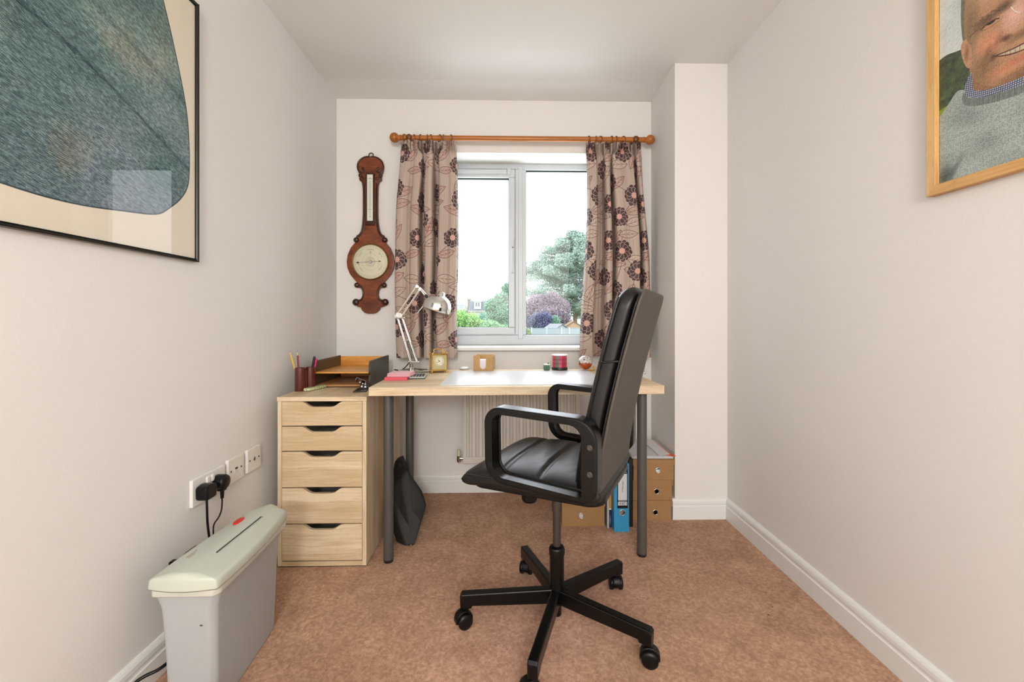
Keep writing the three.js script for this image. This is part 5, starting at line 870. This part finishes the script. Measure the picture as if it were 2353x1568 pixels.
{
  const g = thing('lever_arch_file', 'bright blue lever arch file with a black and white spine label', 'file', [0.5345, 0, -2.08]), w = 0.0355, h = 0.32, d = 0.2;
  const blue = std(new THREE.Color().setRGB(0.035, 0.3, 0.56), 0.4);
  const s = shapeOf([[-w, 0], [w, 0], [w, h], [-w, h]]), hp = new THREE.Path(); hp.absarc(0.003, 0.091, 0.0125, 0, 6.2832, true); s.holes.push(hp);
  part('spine', extr(s, 0.003, 0, 24).translate(0, 0, -0.003), blue, g);
  for (const x of [-1, 1]) part('cover', span(x > 0 ? w - 0.003 : -w, x > 0 ? w : -w + 0.003, 0.0, h, -d, -0.003), blue, g);
  part('finger_ring', lathe([[0.0115, -0.001], [0.0115, 0.001], [0.0132, 0.002], [0.0152, 0.0008], [0.0154, -0.001]], 36).rotateX(Math.PI / 2).translate(0.003, 0.091, 0), eyelet, g);
  part('pages', span(-w + 0.006, w - 0.006, 0.006, h - 0.02, -d + 0.01, -0.05), std(0xcac6bc, 0.9), g);
  const lab = canvasTex(256, 1024, (c, W2, H2) => {
    c.fillStyle = 'rgb(22,24,30)'; c.fillRect(0, 0, W2, H2); c.fillStyle = 'rgb(240,240,240)'; c.font = 'bold 104px sans-serif'; c.textAlign = 'right'; c.fillText('eco', 236, 118); for (let x = 96; x < 232; x += 17) c.fillRect(x, 146, 12, 16);
    c.fillStyle = 'rgb(216,218,220)'; c.fillRect(22, 190, 216, 640); c.strokeStyle = 'rgb(60,58,66)'; c.lineWidth = 5; c.save(); c.translate(126, 640); c.rotate(-1.52); c.beginPath(); c.moveTo(0, 0); for (let i = 1; i < 26; i++) c.quadraticCurveTo(i * 11 - 8, (i % 2 ? -22 : 20) * (0.5 + hash(i, 1, 5)), i * 11, (hash(i, 2, 5) - 0.5) * 12); c.stroke(); c.restore();
    c.fillStyle = 'rgb(200,200,200)'; c.fillRect(30, 846, 200, 12); c.fillStyle = 'rgb(240,240,240)'; c.fillRect(20, 868, 150, 84); c.fillRect(180, 868, 58, 84); c.fillStyle = 'rgb(24,24,28)'; for (let x = 30; x < 162; x += 3 + Math.floor(hash(x, 3, 9) * 9)) c.fillRect(x, 876, 1 + hash(x, 4, 9) * 5, 64); c.fillRect(200, 880, 6, 56); c.fillRect(214, 880, 10, 56);
  });
  part('label', new THREE.PlaneGeometry(0.05, 0.2).translate(0.004, 0.211, 0.0006), std(0xffffff, 0.35, { map: lab }), g);
}
{
  const k = thing('ring_binder', 'thin black folder wedged between the blue file and the box stack', 'folder', [0.591, 0, -2.13]);
  part('cover', span(-0.011, -0.008, 0, 0.326, -0.15, 0, 0.001), std(0x141517, 0.45), k); part('cover', span(0.008, 0.011, 0, 0.326, -0.15, 0, 0.001), std(0x141517, 0.45), k); part('spine', span(-0.011, 0.011, 0, 0.326, -0.003, 0, 0.001), std(0x16171a, 0.45), k);
  part('pages', span(-0.007, 0.007, 0.01, 0.31, -0.145, -0.006), std(0xb8b4aa, 0.8), k);
  const m = thing('booklet', 'navy booklet with a mustard yellow upper half beside the blue file', 'booklet', [0.4915, 0, -2.125], 0.0);
  const mm = canvasTex(64, 512, (c, w, h) => { c.fillStyle = 'rgb(30,44,84)'; c.fillRect(0, 0, w, h); c.fillStyle = 'rgb(206,150,36)'; c.fillRect(0, 0, w, h * 0.66); c.fillStyle = 'rgb(230,226,210)'; c.fillRect(0, h * 0.66, w, 12); c.fillStyle = 'rgb(150,170,204)'; for (let i = 0; i < 7; i++) c.fillRect(8 + i * 7, h * (0.78 + 0.03 * (i % 3)), 3, 60); });
  part('cover', span(-0.0058, 0.0058, 0, 0.27, -0.19, 0, 0.001), std(0xffffff, 0.35, { map: mm }), m);
  const n = thing('magazine', 'white-edged magazine standing left of the navy booklet', 'magazine', [0.4795, 0, -2.118], 0.0);
  const pages = []; for (let i = 0; i < 6; i++) pages.push(box(0.0009, 0.275, 0.2, -0.004 + i * 0.0014, 0.1375, -0.1 + rr(-0.002, 0.002)).rotateZ(rr(-0.004, 0.004)));
  part('page_block', merge(pages), std(0xd8d4ca, 0.7), n); part('cover', span(-0.0056, -0.0048, 0, 0.278, -0.205, 0.002), std(0x8d96a8, 0.4), n);
}
{
  // soft black bag, slumped between the drawer unit and the front left desk leg
  const g = thing('laptop_bag', 'soft black laptop bag slumped between drawer unit and desk leg', 'bag', [0, 0, 0]);
  const cloth = std(0x0a0a0a, 0.7, { bumpMap: leatherBump, bumpScale: 0.0002 }), flap = std(0x0d0d0c, 0.62, { bumpMap: leatherBump, bumpScale: 0.0002 });
  const pillow = (front, back, round = 0.12) => {                      // skin between two outlines, with softened edge
    const c = (r) => r.reduce((s, p) => s.add(p), V(0, 0, 0)).divideScalar(r.length), res = (pts) => new THREE.CatmullRomCurve3(pts.map((p) => V(...p)), true, 'catmullrom', round).getPoints(96).slice(0, -1);
    const F = res(front), B = res(back), cf = c(F), cb = c(B), sh = (R, k, m) => R.map((p) => p.clone().lerp(m, k)), rings = [];
    for (const [k, t] of [[0.97, 0], [0.6, 0], [0.25, 0], [0.08, 0.02], [0.02, 0.1], [0, 0.25], [0, 0.75], [0.02, 0.9], [0.08, 0.98], [0.25, 1], [0.6, 1], [0.97, 1]]) rings.push(F.map((p, i) => p.clone().lerp(cf, k).lerp(B[i].clone().lerp(cb, k), t)));
    const q = loft(rings); return q;
  };
  const body = [[-0.475, 0.295, -2.1], [-0.4, 0.2, -2.09], [-0.375, 0.135, -2.075], [-0.388, 0.08, -2.02], [-0.408, 0.004, -1.965], [-0.45, 0.003, -1.965], [-0.5, 0.1, -2.01], [-0.53, 0.2, -2.06]];
  part('main_compartment', pillow(body, body.map(([x, y, z]) => [Math.max(-0.565, x - 0.055), Math.max(0.004, y * 1.0 + 0.004), z - 0.035])), flap, g);
  const pk = [[-0.515, 0.335, -2.13], [-0.5, 0.29, -2.13], [-0.545, 0.15, -2.09], [-0.55, 0.012, -2.02], [-0.562, 0.006, -2.06], [-0.566, 0.17, -2.13], [-0.55, 0.31, -2.16]];
  part('rear_compartment', pillow(pk, pk.map(([x, y, z]) => [x, y, z - 0.07])), cloth, g);
  part('gusset', pillow([[-0.5, 0.26, -2.07], [-0.47, 0.17, -2.03], [-0.42, 0.012, -1.985], [-0.47, 0.006, -1.99], [-0.545, 0.06, -2.02], [-0.56, 0.2, -2.06]], [[-0.53, 0.26, -2.11], [-0.5, 0.17, -2.09], [-0.45, 0.012, -2.05], [-0.5, 0.006, -2.05], [-0.555, 0.06, -2.08], [-0.566, 0.2, -2.1]]), cloth, g);
  part('zip_pull', new THREE.SphereGeometry(0.0022, 10, 8).translate(-0.428, 0.009, -1.962), steel, g);
  part('carry_handle', tube([V(-0.505, 0.325, -2.12), V(-0.5, 0.33, -2.105), V(-0.49, 0.32, -2.095), V(-0.475, 0.3, -2.095)], 0.006, 20, 8), cloth, g);
}
// ------------------------------------------------------------------ outside the window; leaf colours paled to stand for glare on the glass
{
  const gm = std(0xffffff, 0.95, { map: dataTex(256, 256, (u, v) => { const t = fbm(u * 24, v * 24, 24, 24, 501, 4); return [lerp(70, 120, t), lerp(96, 140, t), lerp(44, 72, t)]; }, { rx: 40, ry: 40 }) });
  const gr = struct('garden_ground', new THREE.PlaneGeometry(160, 110).rotateX(-Math.PI / 2).translate(0, -1.85, -62), gm); gr.userData.label = 'grass beyond the window';
}
const leafGeo = (() => { const g = new THREE.BufferGeometry(); g.setAttribute('position', new THREE.Float32BufferAttribute([-0.5, 0, 0, 0, -0.28, 0.12, 0.5, 0, 0, 0, 0.28, 0.12], 3)); g.setAttribute('uv', new THREE.Float32BufferAttribute([0, 0, 0.5, 0, 1, 0, 0.5, 1], 2)); g.setIndex([0, 1, 2, 0, 2, 3]); g.computeVertexNormals(); return g; })();
const leafMat = new THREE.MeshPhysicalMaterial({ color: 0xffffff, roughness: 0.9, side: THREE.DoubleSide, transmission: 0.4, thickness: 0 });
const bark = std(0x5c4a3a, 0.9);
function foliage(parent, n, size, colors, sample) {
  n = Math.round(n * 2.3);
  const im = new THREE.InstancedMesh(leafGeo, leafMat, n); im.name = 'foliage'; im.userData.kind = 'stuff'; shadows(im);
  const m = new THREE.Matrix4(), q = new THREE.Quaternion(), e = new THREE.Euler(), c = new THREE.Color();
  for (let i = 0; i < n; i++) {
    const p = sample(i); e.set(rr(-1.3, 1.3) + (p.tilt ?? 0), rr(0, 6.28), rr(-1, 1)); const s = size * 0.62 * rr(0.6, 1.4);
    im.setMatrixAt(i, m.compose(p, q.setFromEuler(e), V(s * 1.3, s, s)));
    const k = colors[Math.floor(rnd() * colors.length)], v = rr(0.75, 1.25); im.setColorAt(i, c.setRGB(k[0] * v, k[1] * v, k[2] * v));
  }
  parent.add(im); return im;
}
const inBlobs = (blobs) => { const w = blobs.map((b) => b[3] * b[4]), tot = w.reduce((a, b) => a + b); return () => { let r = rnd() * tot, k = 0; while (k < w.length - 1 && (r -= w[k]) > 0) k++; const [x, y, z, rx, ry, rz] = blobs[k], th = rr(0, 6.283), ph = Math.acos(rr(-1, 1)), d = rnd() ** 0.4 * rr(0.85, 1.08); return V(x + rx * d * Math.sin(ph) * Math.cos(th), y + ry * d * Math.cos(ph), z + (rz ?? rx) * d * Math.sin(ph) * Math.sin(th)); }; };
function tree(name, label, cat, base, trunkH, trunkR, limbs, n, size, colors, blobs) {
  const g = thing(name, label, cat, base);
  part('trunk', merge([cyl(trunkR, trunkR * 0.5, trunkH, 0, 0, 0, 10), ...limbs.map(([a, b, r]) => bar(V(...a), V(...b), r, 7, r * 0.4))]), bark, g);
  foliage(g, n, size, colors, inBlobs(blobs));
  return g;
}
const GY = -1.85;
tree('lime_shrub', 'bright lime green bush at the lower left of the window view', 'bush', [-3.3, GY, -38], 1.6, 0.07, [[[0, 0.5, 0], [-1, 2.5, 0], 0.04], [[0, 0.6, 0], [0.9, 2.2, 0.2], 0.04]], 7000, 0.26, [[0.232, 0.440, 0.099], [0.302, 0.499, 0.144], [0.134, 0.300, 0.110]], [[-0.7, 2.6, 0, 0.85, 1.15], [-1.9, 2.0, -0.4, 1.1, 1.1], [0.3, 2.5, 0.2, 0.7, 0.95], [0.9, 1.9, 0, 0.9, 1.0], [0, 1.2, 0.4, 1.7, 1.1]]);
tree('round_shrub', 'mid green bush right of the lime green bush', 'bush', [-1.2, GY, -37], 1.2, 0.06, [[[0, 0.4, 0], [0.6, 2.0, 0], 0.04]], 4200, 0.24, [[0.178, 0.340, 0.166], [0.240, 0.420, 0.221], [0.116, 0.240, 0.132]], [[-0.4, 2.0, 0, 1.0, 0.9], [0.6, 1.6, 0.2, 1.0, 0.9], [0, 0.9, 0.3, 1.5, 0.9]]);
tree('dark_shrub', 'dark teal rounded shrub in front of the distant house', 'bush', [-3.35, GY, -58], 1.5, 0.08, [[[0, 0.6, 0], [0.5, 2.6, 0], 0.05]], 3000, 0.3, [[0.072, 0.240, 0.177], [0.107, 0.300, 0.221]], [[0, 2.7, 0, 0.8, 1.1], [0.4, 1.6, 0, 1.1, 1.3]]);
tree('garden_tree', 'feathery green tree rising beside the window mullion', 'tree', [-0.7, GY, -45], 4.8, 0.12, [[[0, 2, 0], [-1.2, 4.4, 0.2], 0.06], [[0, 2.4, 0], [0.8, 5.4, 0], 0.06], [[0, 1.6, 0], [1.4, 3.6, -0.3], 0.05]], 8000, 0.27, [[0.143, 0.300, 0.188], [0.196, 0.379, 0.265], [0.099, 0.220, 0.144]], [[-0.9, 4.2, 0, 0.9, 0.9], [-0.1, 4.7, 0, 0.8, 1.0], [0.6, 5.6, 0, 0.7, 1.1], [0.3, 3.4, 0.2, 1.3, 1.2], [-0.7, 2.9, 0.2, 1.0, 1.0], [0.5, 2.0, 0.1, 1.3, 1.1]]);
{
  const g = thing('conifer_tree', 'tall wispy grey-green conifer filling the right pane', 'tree', [10.6, GY, -70]);
  const limbs = [], tips = [];
  for (let i = 0; i < 110; i++) { const h = lerp(3.4, 16.6, (i / 109) ** 0.95), L = (0.6 + 9.8 * (1 - ((h - 3.2) / 14) ** 2)) * rr(0.72, 1.05), a = rr(0, 6.283) , d = [Math.cos(a) * L, Math.sin(a) * L * 0.55]; const P0 = V(0, h, 0), P1 = V(d[0], h + L * rr(0.05, 0.28), d[1]); limbs.push(bar(P0, P1, 0.09, 6, 0.02)); tips.push([P0, P1, L]); }
  part('trunk', merge([cyl(0.42, 0.06, 17.2, 0, 0, 0, 12), ...limbs]), bark, g);
  foliage(g, 64000, 0.34, [[0.217, 0.322, 0.270], [0.293, 0.392, 0.335], [0.151, 0.245, 0.206], [0.348, 0.431, 0.346]], () => { const [a, b, L] = tips[Math.floor(rnd() * tips.length)], t = 1 - rnd() ** 1.4 * 0.95, p = a.clone().lerp(b, t); return p.add(V(rr(-0.75, 0.75), rr(-0.8, 0.4) - 0.35 * t, rr(-0.75, 0.75))); });
}
tree('plum_tree', 'purple-leaved tree in front of the tall conifer', 'tree', [5.6, GY, -62], 4, 0.16, [[[0, 1.5, 0], [-1.8, 5, 0], 0.1], [[0, 1.8, 0], [1.8, 4.8, 0.3], 0.1], [[0, 2, 0], [0.2, 6, 0], 0.09]], 12000, 0.3, [[0.248, 0.187, 0.230], [0.205, 0.156, 0.207], [0.292, 0.241, 0.270], [0.175, 0.156, 0.175]], [[-1.6, 5.0, 0, 1.7, 1.5], [0.4, 5.4, 0, 1.6, 1.5], [1.9, 4.3, 0.2, 1.3, 1.5], [-2.6, 3.6, 0.3, 1.2, 1.6], [0, 3.6, 0.6, 2.6, 1.5], [2.3, 2.7, 0.3, 1.0, 1.2], [-2.7, 2.2, 0.3, 0.9, 1.2]]);
tree('purple_shrub', 'deep violet shrub behind the white fence', 'bush', [4.2, GY, -58], 1.4, 0.08, [[[0, 0.6, 0], [0.8, 2.6, 0], 0.05]], 6000, 0.26, [[0.080, 0.080, 0.166], [0.116, 0.109, 0.221], [0.054, 0.080, 0.132]], [[-0.5, 2.5, 0, 1.2, 1.2], [0.6, 2.7, 0.2, 1.1, 1.2], [0, 1.6, 0.3, 1.6, 1.3]]);
tree('laurel_shrub', 'small green shrub between the violet shrub and the grey shed', 'bush', [6.1, GY, -58], 1.2, 0.06, [[[0, 0.5, 0], [0.3, 2.2, 0], 0.04]], 2200, 0.24, [[0.107, 0.259, 0.177], [0.178, 0.340, 0.243]], [[0, 2.5, 0, 0.75, 1.0], [-0.2, 1.4, 0.2, 0.9, 1.0]]);
tree('hedge_plant', 'yellow-green plant at the left end of the white fence', 'bush', [2.2, GY, -49], 0.9, 0.04, [[[0, 0.3, 0], [0.2, 1.4, 0], 0.03]], 900, 0.2, [[0.267, 0.359, 0.177], [0.196, 0.300, 0.155]], [[0, 1.3, 0, 0.35, 0.6]]);
{
  const f = thing('garden_fence', 'pale concrete post and panel fence under the purple tree', 'fence', [0, GY, -50]);
  const pm = std(0x7f868c, 0.85), pl = std(0x737b83, 0.85), cap = std(0x8f9499, 0.85);
  const xs = [2.62, 4.34, 6.03, 6.92, 8.75, 10.5, 12.2];
  xs.forEach((x, i) => { part('fence_post', span(x - 0.07, x + 0.07, 0, 1.98, -0.07, 0.07, 0.01), cap, f); if (i < xs.length - 1) { const w = xs[i + 1] - x - 0.14, pn = part('fence_panel', merge([span(x + 0.07, xs[i + 1] - 0.07, 0.05, 1.88, -0.02, 0.02), span(x + 0.07, xs[i + 1] - 0.07, 1.86, 1.92, -0.04, 0.04)]), pl, f); const nb = Math.max(6, Math.round(w / 0.16)); const bd = part('fence_boards', merge(Array.from({ length: nb }, (_, k) => box(w / nb - 0.02, 1.72, 0.03, x + 0.07 + (k + 0.5) * w / nb, 0.96, 0.03))), pm, pn); bd.userData.kind = 'stuff'; } });
}
function shed(label, x, z, w, d, eave, ridge, roofC, wallC) {
  const g = thing('garden_shed', label, 'shed', [x, GY, z]);
  part('wall', extr(shapeOf([[-w / 2 + 0.12, 0], [w / 2 - 0.12, 0], [w / 2 - 0.12, eave], [0, ridge - 0.08], [-w / 2 + 0.12, eave]]), d).translate(0, 0, -d / 2), std(new THREE.Color().setRGB(...wallC), 0.8), g);
  const a = Math.atan2(ridge - eave, w / 2), L = Math.hypot(ridge - eave, w / 2) + 0.12;
  for (const s of [-1, 1]) part('roof', box(L, 0.07, d + 0.3).translate(-s * 0 + L / 2 - 0.02, 0, 0).rotateZ(-a).applyMatrix4(new THREE.Matrix4().makeTranslation(0, ridge, 0)).applyMatrix4(s > 0 ? new THREE.Matrix4() : new THREE.Matrix4().makeRotationY(Math.PI)), std(new THREE.Color().setRGB(...roofC), 0.8), g);
  return g;
}
{ // grey shed: ridge along the fence
  const g = shed('grey-roofed garden shed just behind the white fence', 5.85, -54, 1.9, 2.4, 1.75, 2.34, [0.1, 0.11, 0.12], [0.2, 0.21, 0.22]); g.rotation.y = 0.5;
  shed('orange-brown wooden summerhouse gable behind the white fence', 8.15, -56, 2.5, 2.2, 1.9, 2.68, [0.13, 0.082, 0.046], [0.24, 0.155, 0.09]);
}
{ // distant house with slate roof, two dormers and a tall chimney
  const h = thing('house', 'white house with a slate roof, dormers and tall chimney far behind the bushes', 'house', [-4.5, GY, -80]);
  const wall = std(0x9c9a94, 0.85), slate = std(new THREE.Color().setRGB(0.062, 0.075, 0.092), 0.8), wood = std(0xa0a19f, 0.7), paneM = std(0x46505a, 0.3), brick = std(new THREE.Color().setRGB(0.17, 0.14, 0.115), 0.85);
  part('wall', span(-2.4, 3.2, 0, 4.5, -5, 0), wall, h);
  part('roof', extr(shapeOf([[-0.35, 4.4], [5.35, 4.4], [2.75, 6.38], [2.3, 6.38]]), 5.8).rotateY(Math.PI / 2).translate(-2.6, 0, 0), slate, h);
  for (const [x, i] of [[-1.0, 0], [1.5, 1]]) {
    const d = part('dormer', merge([span(x - 0.62, x + 0.62, 4.75, 6.1, -1.8, 0.05), span(x - 0.75, x + 0.75, 6.08, 6.2, -1.9, 0.2)]), wood, h);
    for (const k of [-0.22, 0.22]) part('pane', span(x + k - 0.15, x + k + 0.15, 5.25, 5.9, 0.05, 0.08), paneM, d);
  }
  for (const x of [-1.6, -0.2, 1.4]) part('window', span(x - 0.4, x + 0.4, 2.6, 3.8, 0, 0.05), paneM, h);
  part('gutter', span(-2.7, 3.3, 4.3, 4.42, 0.2, 0.36), wood, h);
  part('chimney', merge([span(-3.05, -2.48, 2, 6.65, -3.2, -2.5), span(-3.12, -2.41, 6.5, 6.72, -3.27, -2.43)]), brick, h);
  const n = thing('house', 'pale low house with a light roof behind the lime green bush', 'house', [-9.2, GY, -84]);
  part('wall', span(-1.6, 1.6, 0, 4.6, -5, 0), std(0x98958f, 0.85), n);
  part('roof', extr(shapeOf([[-1.9, 4.5], [1.9, 4.5], [0.9, 5.75], [-1.2, 5.75]]), 5).translate(0, 0, -4.8), std(0x888d91, 0.8), n);
  part('gable', extr(shapeOf([[0.2, 4.5], [1.7, 4.5], [0.95, 5.55]]), 0.6).translate(0, 0, -0.3), std(0x9c9a96, 0.8), n);
  part('window', span(-0.9, 0.1, 2.8, 3.9, 0, 0.05), paneM, n);
}

renderer.render(scene, camera);
